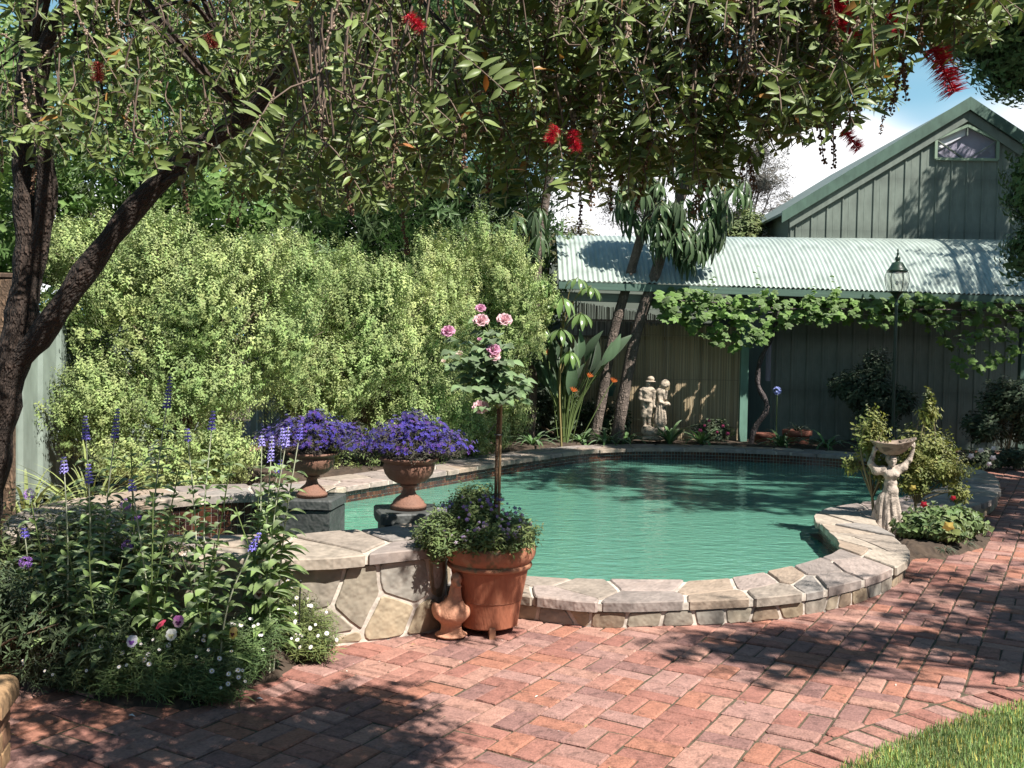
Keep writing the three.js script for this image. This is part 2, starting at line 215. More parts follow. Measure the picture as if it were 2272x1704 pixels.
// ------------------------------------------------------------------ brick paving in basketweave, lawn edging course
{
  const r = rng(77), pav = new THREE.Group(); pav.name = 'brick_paving'; pav.userData.kind = 'structure'; scene.add(pav);
  const az = THREE.MathUtils.degToRad(29.8), e1 = [Math.sin(az), -Math.cos(az)], e2 = [Math.cos(az), Math.sin(az)], CELL = 0.2255, L = 0.2165, W = 0.1055, TH = 0.05;
  const tones = [[0.335, 0.15, 0.115], [0.37, 0.18, 0.14], [0.31, 0.135, 0.105], [0.40, 0.215, 0.168], [0.325, 0.175, 0.145], [0.26, 0.135, 0.118], [0.37, 0.16, 0.108], [0.36, 0.20, 0.17]];
  const mats = tones.map(([a, b, c], i) => std(C(a, b, c), 0.86, { name: 'fired_clay_' + i, map: rep(T.brick, 2.2), bumpMap: rep(T.mottleBump, 3), bumpScale: 0.006 }));
  const full = [0, 1, 2, 3, 4, 5].map(i => { const g = chamferBox(L, TH, W, 0.007, 0.007, r), u = g.attributes.uv; for (let k = 0; k < u.count; k++) u.setXY(k, u.getX(k) + i * 0.37, u.getY(k) + i * 0.23); return g; });
  const prism = poly => stoneGeo(poly, (a, b, h) => V(a, h, b), -TH, 0, r, 0.006, 0.001);
  const rest = [], list = [];
  const rect = (cx, cz, ax, az2, bx, bz, l, w) => [[-1, -1], [1, -1], [1, 1], [-1, 1]].map(([i, j]) => [cx + ax * l / 2 * i + bx * w / 2 * j, cz + az2 * l / 2 * i + bz * w / 2 * j]);
  const add = (cx, cz, ang, poly) => {
    if (inPoly(cx, cz, SOLID) && polyDist(cx, cz, SOLID).d > 0.2) return; if (inPoly(cx, cz, BED) && polyDist(cx, cz, BED).d > 0.07) return; if (inPoly(cx, cz, BED2) && polyDist(cx, cz, BED2).d > 0.05) return;
    list.push({ cx, cz, ang, poly, d: Math.hypot(cx, 1.6, cz), out: Math.abs(cx / cz) > 0.54 || cz > -3.5 });
  };
  for (let i = -40; i < 100; i++) for (let j = -60; j < 60; j++) for (let k = 0; k < 2; k++) {
    const along = (i + j) % 2 === 0, off = (k - 0.5) * CELL / 2, a = (i + 0.5) * CELL + (along ? 0 : off), b = (j + 0.5) * CELL + (along ? off : 0);
    const cx = e1[0] * a + e2[0] * b, cz = e1[1] * a + e2[1] * b; if (cz > -2.6 || cz < -17.2 || cx < -4.5 || cx > 9.5 || Math.abs(cx) > -cz * 0.6 + 0.7) continue;
    const P = polyDist(cx, cz, LAWN, true), side = (cx - P.qx) * -P.ty + (cz - P.qy) * P.tx;   // > 0: lawn side
    const lim = 0.235, dLawn = side < 0 ? P.d : -P.d; if (dLawn < lim - 0.14) continue;
    const ax = along ? e1 : e2, bx = along ? e2 : [-e1[0], -e1[1]];
    if (dLawn < lim + 0.15) { const nx = -P.ty, ny = P.tx, q = clipHalf(rect(cx, cz, ax[0], ax[1], bx[0], bx[1], L, W), P.qx - nx * lim, P.qy - ny * lim, nx, ny); if (q.length > 2 && Math.abs(area(q)) > 0.0022) add(cx, cz, 0, q); continue; }
    add(cx, cz, Math.atan2(-ax[1], ax[0]), null);
  }
  // edging: bricks side by side along the lawn, a little skewed as laid
  { const cv = new THREE.CatmullRomCurve3(LAWN.map(p => V(p[0], 0, p[1]))), len = cv.getLength(), n = Math.floor(len / 0.113); for (let i = 0; i < n; i++) { const p = cv.getPointAt((i + 0.5) / n), t = cv.getTangentAt((i + 0.5) / n), nx = t.z, nz = -t.x, sk = 0.0; const ax = [nx + t.x * sk, nz + t.z * sk]; add(p.x + nx * 0.118, p.z + nz * 0.118, Math.atan2(-ax[1], ax[0]), null); } }
  list.sort((a, b) => (a.out - b.out) || a.d - b.d);
  list.forEach((e, n) => {
    const m = Math.floor(r() * 8), y = (r() - 0.5) * 0.01;
    if (n < 300) { const b = part('brick', e.poly ? prism(e.poly.map(p => [p[0] - e.cx, p[1] - e.cz])) : full[n % 6], mats[m], pav); b.position.set(e.cx, e.poly ? y : y - TH, e.cz); if (!e.poly) b.rotation.set((r() - 0.5) * 0.02, e.ang + (r() - 0.5) * 0.03, (r() - 0.5) * 0.02); }
    else { const g = (e.poly ? prism(e.poly) : full[n % 6].clone()); if (!e.poly) { g.rotateY(e.ang + (r() - 0.5) * 0.03); g.translate(e.cx, y - TH, e.cz); } else g.translate(0, y, 0); rest.push(paint(g, C(...tones[m]))); }
  });
  { const vm = mats[0].clone(); vm.color.setRGB(1, 1, 1); vm.vertexColors = true; tag(part('brick_field', rest, vm, pav), null, null, null, 'stuff'); }
  const jm = std(C(0.10, 0.085, 0.055), 0.95, { map: rep(T.soil, 2), bumpMap: rep(T.soil, 2), bumpScale: 0.008 });
  { const lg = leafGeo(0.018, 0.008, { segs: 2, curl: 0.6 }), ms = [], cs = []; for (let i = 0; i < 240; i++) { const x = -2.2 + r() * 5.4, z = -3.6 - r() * 5; if (inPoly(x, z, SOLID) || inPoly(x, z, BED) || Math.abs(x) > -z * 0.55) continue; ms.push(orient(V(x, 0.007, z), V(r() - 0.5, 0.1 * r(), r() - 0.5), V(r() * 0.6 - 0.3, 1, 0.2), 0.3 + r() * 0.9)); const k = 0.5 + r(); cs.push(r() < 0.3 ? C(0.5 * k, 0.45 * k, 0.4 * k) : C(0.3 * k, 0.2 * k, 0.1 * k)); } tag(inst('leaf_litter', lg, std(C(1, 1, 1), 0.9), ms, cs), 'tiny dry leaves and petals scattered over the brick paving', 'leaf litter'); }
  const sand = new Soup(), N = 60; for (let i = 0; i < N; i++) for (let j = 0; j < N; j++) { const x0 = lerp(-4.6, 10, i / N), x1 = lerp(-4.6, 10, (i + 1) / N), z0 = lerp(-2.5, -17.4, j / N), z1 = lerp(-2.5, -17.4, (j + 1) / N), cx = (x0 + x1) / 2, cz = (z0 + z1) / 2; if (inPoly(cx, cz, SOLID) && polyDist(cx, cz, SOLID).d > 0.45) continue; const q = (x, z) => sand.v(V(x, -0.008, z), x, z); sand.q(q(x0, z0), q(x1, z0), q(x1, z1), q(x0, z1)); }
  part('jointing_sand', sand.geo(), jm, pav).userData.kind = 'stuff';
}
// ------------------------------------------------------------------ lawn
{
  const r = rng(5), lawnPoly = LAWN.concat([[8, -5.5], [8, -1.5], [0.6, -1.5], [0.7, -2.8]]);
  struct('lawn', (() => { const sh = new THREE.Shape(lawnPoly.map(p => V2(p[0], -p[1]))); const g = new THREE.ShapeGeometry(sh); g.rotateX(-PI / 2); g.translate(0, 0.006, 0); return g; })(), std(C(0.08, 0.10, 0.035), 0.95, { map: rep(T.soil, 2) }));
  const blade = leafGeo(0.036, 0.0045, { fold: 0.3, curl: 0.7, segs: 2 }), ms = [], cs = [];
  for (let i = 0; i < 190000; i++) { const x = 0.8 + r() * 4.2, z = -2.2 - r() * 3.1, P = polyDist(x, z, LAWN, true), side = (x - P.qx) * -P.ty + (z - P.qy) * P.tx; if (side < -0.015 - 0.03 * r()) continue; const a = r() * 2 * PI, lean = 0.3 + r() * 1.6; ms.push(orient(V(x, 0.004, z), V(Math.cos(a) * lean, 1, Math.sin(a) * lean), V(Math.cos(a), -0.3, Math.sin(a)), 0.5 + r() * 0.8)); const k = (0.6 + 0.8 * r()) * (0.7 + 0.6 * nA(x * 4, z * 4 + 40, 64)), dry = r() < 0.2 ? 1 : 0; cs.push(C(k * (1 + dry * 1.2), k * (1 + dry * 0.3), k)); }
  tag(inst('grass', blade, leafMat('grass_blade', C(0.22, 0.33, 0.10), { clearcoat: 0.1 }), ms, cs), 'short mown green grass in the corner by the curved brick edging', 'grass');
}
// ------------------------------------------------------------------ pool: water, coping, tiles
const stoneMats = [[0.40, 0.34, 0.29], [0.46, 0.38, 0.31], [0.34, 0.29, 0.27], [0.50, 0.43, 0.36], [0.42, 0.33, 0.26], [0.36, 0.33, 0.31], [0.44, 0.36, 0.33], [0.33, 0.25, 0.20]].map(c => stone(c[0] * 0.88, c[1] * 0.86, c[2] * 0.84));
const faceMats = [[0.30, 0.24, 0.165], [0.26, 0.225, 0.175], [0.34, 0.275, 0.19], [0.23, 0.20, 0.165], [0.36, 0.30, 0.22], [0.28, 0.22, 0.15], [0.25, 0.23, 0.20], [0.21, 0.155, 0.11]].map(c => stone(c[0] * 1.25, c[1] * 1.25, c[2] * 1.25));
const mortarM = std(C(0.60, 0.53, 0.46), 0.92, { map: T.mottle, bumpMap: T.mottleBump, bumpScale: 0.012 });
const tileTones = [[0.075, 0.026, 0.018], [0.10, 0.035, 0.02], [0.05, 0.02, 0.017], [0.13, 0.05, 0.028]];
const tileM = tileTones.map((c, i) => new THREE.MeshPhysicalMaterial({ name: 'glazed_tile_' + i, color: C(...c), roughness: 0.25, clearcoat: 0.5, clearcoatRoughness: 0.1, map: T.mottle }));
const groutM = std(C(0.36, 0.31, 0.26), 0.9, { map: T.mottle });
const WL = -0.03;
function pathFn(inn, out, len) {   // (s,v,h): s metres along, v 0..1 from inner to outer
  const n = inn.length - 1;
  return (s, v) => { const t = clamp(s / len, 0, 1) * n, i = Math.min(n - 1, Math.floor(t)), f = t - i; const ax = lerp(inn[i][0], inn[i + 1][0], f), az = lerp(inn[i][1], inn[i + 1][1], f), bx = lerp(out[i][0], out[i + 1][0], f), bz = lerp(out[i][1], out[i + 1][1], f); return [lerp(ax, bx, v), lerp(az, bz, v)]; };
}
const lenOf = p => { let l = 0; for (let i = 1; i < p.length; i++) l += Math.hypot(p[i][0] - p[i - 1][0], p[i][1] - p[i - 1][1]); return l; };
function resample(p, q, n) { // make both edges move at about the even pace of their mean
  const mid = p.map((a, i) => [(a[0] + q[i][0]) / 2, (a[1] + q[i][1]) / 2]), acc = [0]; for (let i = 1; i < mid.length; i++) acc.push(acc[i - 1] + Math.hypot(mid[i][0] - mid[i - 1][0], mid[i][1] - mid[i - 1][1]));
  const L = acc[acc.length - 1], P = [], Q = []; let k = 0; for (let i = 0; i <= n; i++) { const s = L * i / n; while (k < acc.length - 2 && acc[k + 1] < s) k++; const f = (s - acc[k]) / (acc[k + 1] - acc[k]); P.push([lerp(p[k][0], p[k + 1][0], f), lerp(p[k][1], p[k + 1][1], f)]); Q.push([lerp(q[k][0], q[k + 1][0], f), lerp(q[k][1], q[k + 1][1], f)]); } return [P, Q, L];
}
function strip(P, f0, f1, flip) { const s = new Soup(); let l = 0; for (let i = 0; i < P.length; i++) { if (i) l += Math.hypot(P[i][0] - P[i - 1][0], P[i][1] - P[i - 1][1]); const a = f0(P[i], i), b = f1(P[i], i); s.v(a, l, a.y); s.v(b, l, b.y + Math.hypot(a.x - b.x, a.z - b.z)); } for (let i = 0; i < P.length - 1; i++) flip ? s.q(i * 2, i * 2 + 1, i * 2 + 3, i * 2 + 2) : s.q(i * 2, i * 2 + 2, i * 2 + 3, i * 2 + 1); return s.geo(); }
function copingRing(parent, inn, out, top, thick, stepS, stepV, r, keep) {
  const [P, Q, L] = resample(inn, out, 300), f = pathFn(P, Q, L), Wd = 0.56;
  cells(L, Wd, stepS, stepV, r).forEach(poly => { let q = insetPoly(poly, 0.009 + r() * 0.008); if (!q || Math.abs(area(q)) < 0.004) return; const j = (r() - 0.5) * 0.035, k = (r() - 0.5) * 0.035; q = q.map(a => [a[0], a[1] < 0.03 ? a[1] - 0.02 + j : a[1] > Wd - 0.03 ? a[1] + 0.015 + k : a[1]]); const c = q[0], w = f(c[0], c[1] / Wd); if (keep && !keep(w[0], w[1])) return; const up = (r() - 0.5) * 0.012; part('coping_stone', stoneGeo(q, (s, v, h) => { const w2 = f(s, v / Wd); return V(w2[0], h, w2[1]); }, top - thick, top + up, r, 0.007), stoneMats[Math.floor(r() * 7)], parent); });
  // mortar bed, a shade lower than the stones
  const mid = strip(P, (p, i) => V(lerp(P[i][0], Q[i][0], 0.02), top - 0.012, lerp(P[i][1], Q[i][1], 0.02)), (p, i) => V(lerp(P[i][0], Q[i][0], 0.98), top - 0.012, lerp(P[i][1], Q[i][1], 0.98))), i2 = strip(P, (p, i) => V(lerp(P[i][0], Q[i][0], 0.02), top - 0.012, lerp(P[i][1], Q[i][1], 0.02)), (p, i) => V(lerp(P[i][0], Q[i][0], 0.02), top - thick, lerp(P[i][1], Q[i][1], 0.02))), o2 = strip(P, (p, i) => V(lerp(P[i][0], Q[i][0], 0.98), top - 0.012, lerp(P[i][1], Q[i][1], 0.98)), (p, i) => V(lerp(P[i][0], Q[i][0], 0.98), top - thick, lerp(P[i][1], Q[i][1], 0.98)));
  part('mortar_bed', [mid, i2, o2], mortarM, parent);
  return [P, Q, L];
}
function wallStones(parent, base, from, to, h0, h1, stepS, stepV, r, gap = 0.008) {   // crazy paving on the outward face of a path [x,z][] between indices
  const P = base.slice(from, to), acc = [0]; for (let i = 1; i < P.length; i++) acc.push(acc[i - 1] + Math.hypot(P[i][0] - P[i - 1][0], P[i][1] - P[i - 1][1])); const L = acc[acc.length - 1];
  const at = s => { s = clamp(s, 0, L - 1e-4); let k = 0; while (k < acc.length - 2 && acc[k + 1] < s) k++; const f = (s - acc[k]) / (acc[k + 1] - acc[k]), dx = P[k + 1][0] - P[k][0], dz = P[k + 1][1] - P[k][1], l = Math.hypot(dx, dz); return [lerp(P[k][0], P[k + 1][0], f), lerp(P[k][1], P[k + 1][1], f), -dz / l, dx / l]; };
  return [L, (sgn) => cells(L, h1 - h0, stepS, stepV, r, 0.5).forEach(poly => { const q = insetPoly(poly, gap + r() * 0.005); if (!q || Math.abs(area(q)) < 0.0025) return; part('wall_stone', stoneGeo(q, (s, v, h) => { const a = at(s); return V(a[0] + a[2] * h * sgn, h0 + v, a[1] + a[3] * h * sgn); }, -0.01, 0.005 + r() * 0.006, r, 0.004, 0.008), faceMats[Math.floor(r() * 8)], parent); })];
}
{
  const r = rng(404), pool = thing('pool_wall', 'low crazy-paved stone coping wall curving round the turquoise swimming pool', 'pool wall');
  const [P, Q, L] = copingRing(pool, poolIn, poolOut, 0.15, 0.055, 0.40, 0.27, r);
  const inset = (k) => P.map((p, i) => [lerp(p[0], Q[i][0], k), lerp(p[1], Q[i][1], k)]), base = inset(0.955), inner = inset(0.06);
  part('mortar_face', [strip(base, p => V(p[0], -0.06, p[1]), p => V(p[0], 0.10, p[1]))], mortarM, pool);
  wallStones(pool, base, 6, 150, -0.01, 0.098, 0.19, 0.15, r)[1](1);
  // plastered shell under water
  const shell = std(C(0.42, 0.62, 0.56), 0.7, { map: T.mottle });
  part('pool_shell', [strip(inner, p => V(p[0], 0.1, p[1]), p => V(p[0], -1.5, p[1])), (() => { const g = new THREE.ShapeGeometry(new THREE.Shape(inner.map(p => V2(p[0], -p[1]))), 1); g.rotateX(-PI / 2); g.translate(0, -1.3, 0); return g; })()], shell, pool);
  // waterline tiles, too small to pick apart one by one
  const tiles = [], tcol = [], tileB = new THREE.BoxGeometry(0.044, 0.044, 0.008), M = new THREE.Matrix4();
  let acc = 0, next = 0; for (let i = 1; i < inner.length; i++) { const a = inner[i - 1], b = inner[i], l = Math.hypot(b[0] - a[0], b[1] - a[1]); while (next < acc + l) { const f = (next - acc) / l, x = lerp(a[0], b[0], f), z = lerp(a[1], b[1], f), ry = Math.atan2(-(b[1] - a[1]), b[0] - a[0]); for (let k = 0; k < 4; k++) { tiles.push(new THREE.Matrix4().makeRotationY(ry).setPosition(x, 0.07 - k * 0.048, z)); tcol.push(C(...tileTones[Math.floor(r() * 4)])); } next += 0.048; } acc += l; }
  { const m = tileM[0].clone(); m.color.setRGB(1, 1, 1); inst('waterline_tiles', tileB, m, tiles, tcol, pool); }
  part('tile_grout', strip(inner.map((p, i) => [lerp(p[0], Q[i][0], 0.004), lerp(p[1], Q[i][1], 0.004)]), p => V(p[0], 0.1, p[1]), p => V(p[0], -0.1, p[1])), groutM, pool);
  // water: one sheet of milky turquoise, rippled by the return jets
  const wpoly = P.map((p, i) => [lerp(p[0], Q[i][0], 0.055), lerp(p[1], Q[i][1], 0.055)]).concat([[-1.3, -7.75], [-0.82, -7.05]]);
  const wg = new THREE.ShapeGeometry(new THREE.Shape(wpoly.map(p => V2(p[0], -p[1]))), 1); wg.rotateX(-PI / 2); wg.translate(0, WL, 0);
  { const p = wg.attributes.position, u = wg.attributes.uv; for (let i = 0; i < p.count; i++) u.setXY(i, p.getX(i) * 0.5 + p.getZ(i) * 0.1, p.getZ(i) * 1.0); }
  struct('pool_water', wg, new THREE.MeshPhysicalMaterial({ color: C(0.22, 0.575, 0.43), roughness: 0.06, ior: 1.33, transmission: 0.6, thickness: 0, bumpMap: T.water, bumpScale: 0.014 }));
}
// ------------------------------------------------------------------ spa: raised stone-faced basin with tiled inside and two urn piers
{
  const r = rng(911), spa = thing('spa_wall', 'raised spa basin faced with pale crazy-paved stone, dark tiled inside, below the urns', 'spa wall');
  const TOP = 0.49, [P, Q] = copingRing(spa, spaIn, spaOut, TOP, 0.06, 0.46, 0.30, r);
  const base = P.map((p, i) => [lerp(p[0], Q[i][0], 0.945), lerp(p[1], Q[i][1], 0.945)]), inner = P.map((p, i) => [lerp(p[0], Q[i][0], 0.05), lerp(p[1], Q[i][1], 0.05)]);
  part('mortar_face', [strip(base, p => V(p[0], -0.06, p[1]), p => V(p[0], TOP - 0.05, p[1]))], mortarM, spa);
  wallStones(spa, base, 0, 175, 0.0, TOP - 0.055, 0.26, 0.24, r, 0.009)[1](-1);
  part('grout', [strip(inner, p => V(p[0], TOP - 0.05, p[1]), p => V(p[0], -0.5, p[1]))], groutM, spa);
  const tg = chamferBox(0.043, 0.008, 0.043, 0.003); tg.rotateX(PI / 2); const spots = []; let acc = 0, next = 0;
  for (let i = 1; i < inner.length; i++) { const a = inner[i - 1], b = inner[i], l = Math.hypot(b[0] - a[0], b[1] - a[1]); while (next < acc + l) { const f = (next - acc) / l, x = lerp(a[0], b[0], f), z = lerp(a[1], b[1], f), dx = (b[0] - a[0]) / l, dz = (b[1] - a[1]) / l; if (z < -6.4) for (let k = 0; k < 9; k++) spots.push({ x, z, nx: -dz, nz: dx, y: TOP - 0.08 - k * 0.048, back: x > -2.5 && z < -7.0 && k < 7 }); next += 0.048; } acc += l; }
  let shown = 0; const rest = [];
  for (const s of spots) { const ry = Math.atan2(s.nx, s.nz); if (s.back && shown < 300) { shown++; const m = part('tile', tg, tileM[Math.floor(r() * 4)], spa); m.position.set(s.x, s.y, s.z); m.rotation.y = ry; } else { const g = tg.clone(); g.rotateY(ry); g.translate(s.x, s.y, s.z); rest.push(g); } }
  part('tile_field', rest, tileM[0], spa).userData.kind = 'stuff';
  const slate = std(C(0.075, 0.08, 0.078), 0.6, { map: T.mottle, bumpMap: T.mottleBump, bumpScale: 0.014 });
  // far pier and its cap, near pier and its cap
  const rot = 0.35, pier = (x, z, w, d, ry, top, capO) => { const g = new THREE.Group(); g.name = 'urn_pier'; g.position.set(x, 0, z); g.rotation.y = ry; spa.add(g); part('pier_block', chamferBox(w, top - 0.07 + 0.4, d, 0.012, 0.012, r).translate(0, -0.4, 0), slate, g); const c = part('cap_stone', stoneGeo([[-w / 2 - capO, -d / 2 - capO], [w / 2 + capO, -d / 2 - capO], [w / 2 + capO, d / 2 + capO], [-w / 2 - capO, d / 2 + capO]], (a, b, h) => V(a, h, b), top - 0.068, top, r, 0.012, 0.01), slate, g); return g; };
  pier(-1.45, -7.2, 0.4, 0.36, -0.12, 0.52, 0.015);
  pier(-0.66, -6.5, 0.36, 0.36, 0.25, 0.55, 0.03);
  // sill that lets spa water spill to the pool
  const mossM = std(C(0.16, 0.17, 0.07), 0.7, { map: T.mottle, bumpMap: T.mottleBump, bumpScale: 0.01 });
  const sill = chamferBox(0.9, 0.6, 0.2, 0.03, 0.01, r); sill.rotateY(-0.75); sill.translate(-1.05, -0.48, -6.98); part('spill_sill', sill, mossM, spa);
  const wg = new THREE.ShapeGeometry(new THREE.Shape(inner.map(p => V2(p[0], -p[1]))), 1); wg.rotateX(-PI / 2);
  struct('spa_water', wg.clone().translate(0, -0.06, 0), new THREE.MeshPhysicalMaterial({ color: C(0.12, 0.35, 0.28), roughness: 0.06, ior: 1.33, transmission: 0.5, thickness: 0 }));
  part('spa_floor', wg.clone().translate(0, -0.49, 0), groutM, spa);
}
// ------------------------------------------------------------------ green sheet-metal shed with gable, and its lean-to roof
const greenPaint = std(C(0.205, 0.245, 0.212), 0.5, { map: T.streak }), greenTrim = std(C(0.10, 0.17, 0.135), 0.45, { map: T.streak }), darkGreen = greenPaint;
{
  const r = rng(31), shed = thing('metal_shed', 'green ribbed metal shed with a gable window behind the corrugated lean-to', 'shed', [0, 0, 0]);
  const Z = -19, AP = [8.51, 6.42], LE = [5.2, 4.33], RE = [11.9, 4.28], roofY = x => x < AP[0] ? lerp(LE[1], AP[1], (x - LE[0]) / (AP[0] - LE[0])) : lerp(AP[1], RE[1], (x - AP[0]) / (RE[0] - AP[0]));
  const sheet = (x0, x1, z, y0, yt, name, mat, rib = 0.022) => {   // flat pan with a raised rib on its edge
    const s = new Soup(), prof = [[0, 0], [0.02, 0], [0.03, rib], [0.055, rib], [0.065, 0], [(x1 - x0) * 0.5, 0.0], [(x1 - x0) * 0.52, 0.004], [(x1 - x0) * 0.54, 0], [x1 - x0, 0]];
    prof.forEach(([a, h]) => { s.v(V(x0 + a, y0, z + h), a + h, y0); s.v(V(x0 + a, yt(x0 + a), z + h), a + h, yt(x0 + a)); }); for (let i = 0; i < prof.length - 1; i++) s.q(i * 2, i * 2 + 2, i * 2 + 3, i * 2 + 1); part(name, s.geo(true), mat, shed);
  };
  const win = x => x > 7.92 && x < 9.1;
  for (let i = -1; i < 23; i++) { const x0 = i < 0 ? 5.2 : 5.2975 + i * 0.2925, x1 = i < 0 ? 5.2975 : x0 + 0.2925, k = x0 > 7.9 && x0 < 9.0; if (k) { sheet(x0, x1, Z, 2.6, () => 5.34, 'wall_sheet', greenPaint); const lo = x => lerp(5.74, 5.97, 1 - Math.abs(x - 8.51) / 0.6); const s = new Soup(); for (const [a, h] of [[0, 0], [0.02, 0], [0.03, 0.022], [0.055, 0.022], [0.065, 0], [0.2925, 0]]) { s.v(V(x0 + a, lo(x0 + a), Z + h), a, 0); s.v(V(x0 + a, roofY(x0 + a) - 0.03, Z + h), a, 1); } for (let j = 0; j < 5; j++) s.q(j * 2, j * 2 + 2, j * 2 + 3, j * 2 + 1); part('wall_sheet', s.geo(true), greenPaint, shed); } else sheet(x0, x1, Z, 2.6, x => roofY(x) - 0.03, 'wall_sheet', greenPaint); }
  for (let i = 0; i < 19; i++) { const x0 = 4.62 + i * 0.27; sheet(x0, x0 + 0.27, -17.6, -0.02, () => 3.45, 'wall_sheet', darkGreen, 0.016); }
  part('inner_wall', box(0.05, 3.6, 2.6, 4.6, 1.6, -18.9), darkGreen, shed);
  part('back_wall', [box(4.4, 3.4, 0.08, 2.9, 1.6, -19.6), box(7, 4.4, 0.06, 8.6, 2.1, -27), box(0.06, 4.36, 8, 5.23, 2.18, -23.02), box(0.06, 4.3, 8, 11.87, 2.15, -23.02)], darkGreen, shed);
  // gable roof slopes and barge boards
  const slope = (x0, y0, x1, y1, z0, z1, th) => { const l = Math.hypot(x1 - x0, y1 - y0), g = box(l, th, z1 - z0, 0, 0, 0); g.rotateZ(Math.atan2(y1 - y0, x1 - x0)); g.translate((x0 + x1) / 2, (y0 + y1) / 2, (z0 + z1) / 2); return g; };
  const lx = 5.03, ly = roofY(5.2) - 0.11 + 0.07, rx = 12.1, ry = RE[1] - 0.1 + 0.07, ay = AP[1] + 0.07;
  const beam = (pts, z0, z1) => { const g = new THREE.ExtrudeGeometry(new THREE.Shape(pts.map(q => V2(...q))), { depth: z1 - z0, bevelEnabled: false }); g.translate(0, 0, z0); return g; };
  part('roof', [beam([[lx, ly], [AP[0], ay], [AP[0], ay - 0.05], [lx, ly - 0.05]], -27.1, Z + 0.12), beam([[AP[0], ay], [rx, ry], [rx, ry - 0.05], [AP[0], ay - 0.05]], -27.1, Z + 0.12)], greenPaint, shed);
  part('barge_board', beam([[lx, ly + 0.02], [AP[0], ay + 0.02], [AP[0], ay - 0.22], [lx, ly - 0.2]], Z + 0.121, Z + 0.15), greenTrim, shed); part('barge_board', beam([[AP[0] + 0.002, ay + 0.02], [rx, ry + 0.02], [rx, ry - 0.2], [AP[0] + 0.002, ay - 0.22]], Z + 0.121, Z + 0.15), greenTrim, shed);
  part('barge_trim', beam([[lx + 0.17, ly - 0.1], [AP[0], ay - 0.22], [AP[0], ay - 0.42], [lx + 0.17, ly - 0.28]], Z + 0.04, Z + 0.075), greenPaint, shed); part('barge_trim', beam([[AP[0] + 0.002, ay - 0.22], [rx - 0.2, ry - 0.1], [rx - 0.2, ry - 0.28], [AP[0] + 0.002, ay - 0.42]], Z + 0.04, Z + 0.075), greenPaint, shed);
  // gable window
  const w = new THREE.Group(); w.name = 'window'; shed.add(w); const bar = (x0, y0, x1, y1, t, z = Z + 0.04) => slope(x0, y0, x1, y1, z - 0.03, z + 0.02, t), F = [[7.93, 5.36], [9.1, 5.36], [9.1, 5.73], [8.515, 5.99], [7.93, 5.73]];
  part('window_frame', F.map((p, i) => { const q = F[(i + 1) % 5]; return bar(p[0], p[1], q[0], q[1], 0.05, Z + 0.04 + i * 0.0021); }), std(C(0.22, 0.30, 0.22), 0.5), w);
  part('glazing_bar', bar(7.95, 5.71, 8.45, 5.38, 0.02, Z + 0.036), greenPaint, w); part('glazing_bar', bar(9.08, 5.71, 8.58, 5.38, 0.02, Z + 0.036), greenPaint, w); part('glazing_bar', bar(8.515, 5.8, 8.516, 5.98, 0.02, Z + 0.0365), greenPaint, w);
  const pane = new THREE.ShapeGeometry(new THREE.Shape(F.map(p => V2(p[0], p[1])))); pane.translate(0, 0, Z + 0.03); part('pane', pane, new THREE.MeshPhysicalMaterial({ color: 0xffffff, transmission: 1, roughness: 0.02, thickness: 0, ior: 1.5 }), w);
  const bl = (pts, z, c) => part('blind', (() => { const g = new THREE.ShapeGeometry(new THREE.Shape(pts.map(p => V2(...p)))); g.translate(0, 0, z); return g; })(), std(c, 0.9), w);
  bl([[7.93, 5.5], [8.5, 5.82], [8.515, 5.99], [7.93, 5.73]], Z - 0.02, C(0.78, 0.78, 0.84)); bl(F, Z - 0.06, C(0.33, 0.31, 0.40));
  // lean-to: curved corrugated sheets, fascia, posts, back lining
  const lean = thing('verandah_roof', 'lean-to roof of curved corrugated iron with a green gutter, in front of the shed', 'verandah'), X0 = 0.72, X1 = 10.6, ns = 13;
  const iron = std(C(0.54, 0.63, 0.58), 0.4, { map: T.streak, metalness: 0.25 });
  const prof = (v) => { const a = 1.18 * v; return [Math.sin(a * 0.5) * 0 + v, Math.pow(v, 1.75)]; };
  for (let k = 0; k < ns; k++) { const s = new Soup(), a0 = lerp(X0, X1, k / ns), a1 = lerp(X0, X1, (k + 1) / ns) + 0.03, nc = Math.round((a1 - a0) / 0.0125), nv = 12; for (let i = 0; i <= nc; i++) for (let j = 0; j <= nv; j++) { const x = lerp(a0, a1, i / nc), v = j / nv, [pz, py] = prof(v), t = (x - X0) / (X1 - X0), h = Math.cos(x / 0.081 * 2 * PI) * 0.011 + (k % 2) * 0.002; s.v(V(x, lerp(lerp(3.68, 3.78, t), lerp(2.74, 2.62, t), py) + h, lerp(-18.02 - t * 0.3, -16 - t * 0.5, pz) + h * py), x, v * 2.2); } for (let i = 0; i < nc; i++) for (let j = 0; j < nv; j++) s.q(i * 13 + j, i * 13 + j + 1, i * 13 + j + 14, i * 13 + j + 13); part('roof_sheet', s.geo(), iron, lean); }
  const gut = (y, h, d, z) => { const s = Math.hypot(X1 - X0, 0.5), g = box(s, h, d, 0, 0, 0); g.rotateZ(Math.atan2(-0.12, 9.88)); g.rotateY(Math.atan2(0.5, 9.88)); g.translate((X0 + X1) / 2, y - 0.06, z - 0.25); return g; };
  part('gutter', gut(2.665, 0.12, 0.1, -16.06), greenTrim, lean); part('beam', gut(2.5, 0.14, 0.06, -16.3), darkGreen, lean);
  part('post', chamferBox(0.13, 2.52, 0.1, 0.008).translate(3.9, 0.0, -16.75), std(C(0.17, 0.32, 0.25), 0.5, { map: T.streak }), lean);
  part('post', chamferBox(0.12, 2.5, 0.1, 0.008).translate(8.66, 0, -16.9), greenTrim, lean);
  part('lining', [box(9.9, 0.02, 1.2, 5.66, 3.5, -18.3)], darkGreen, lean);
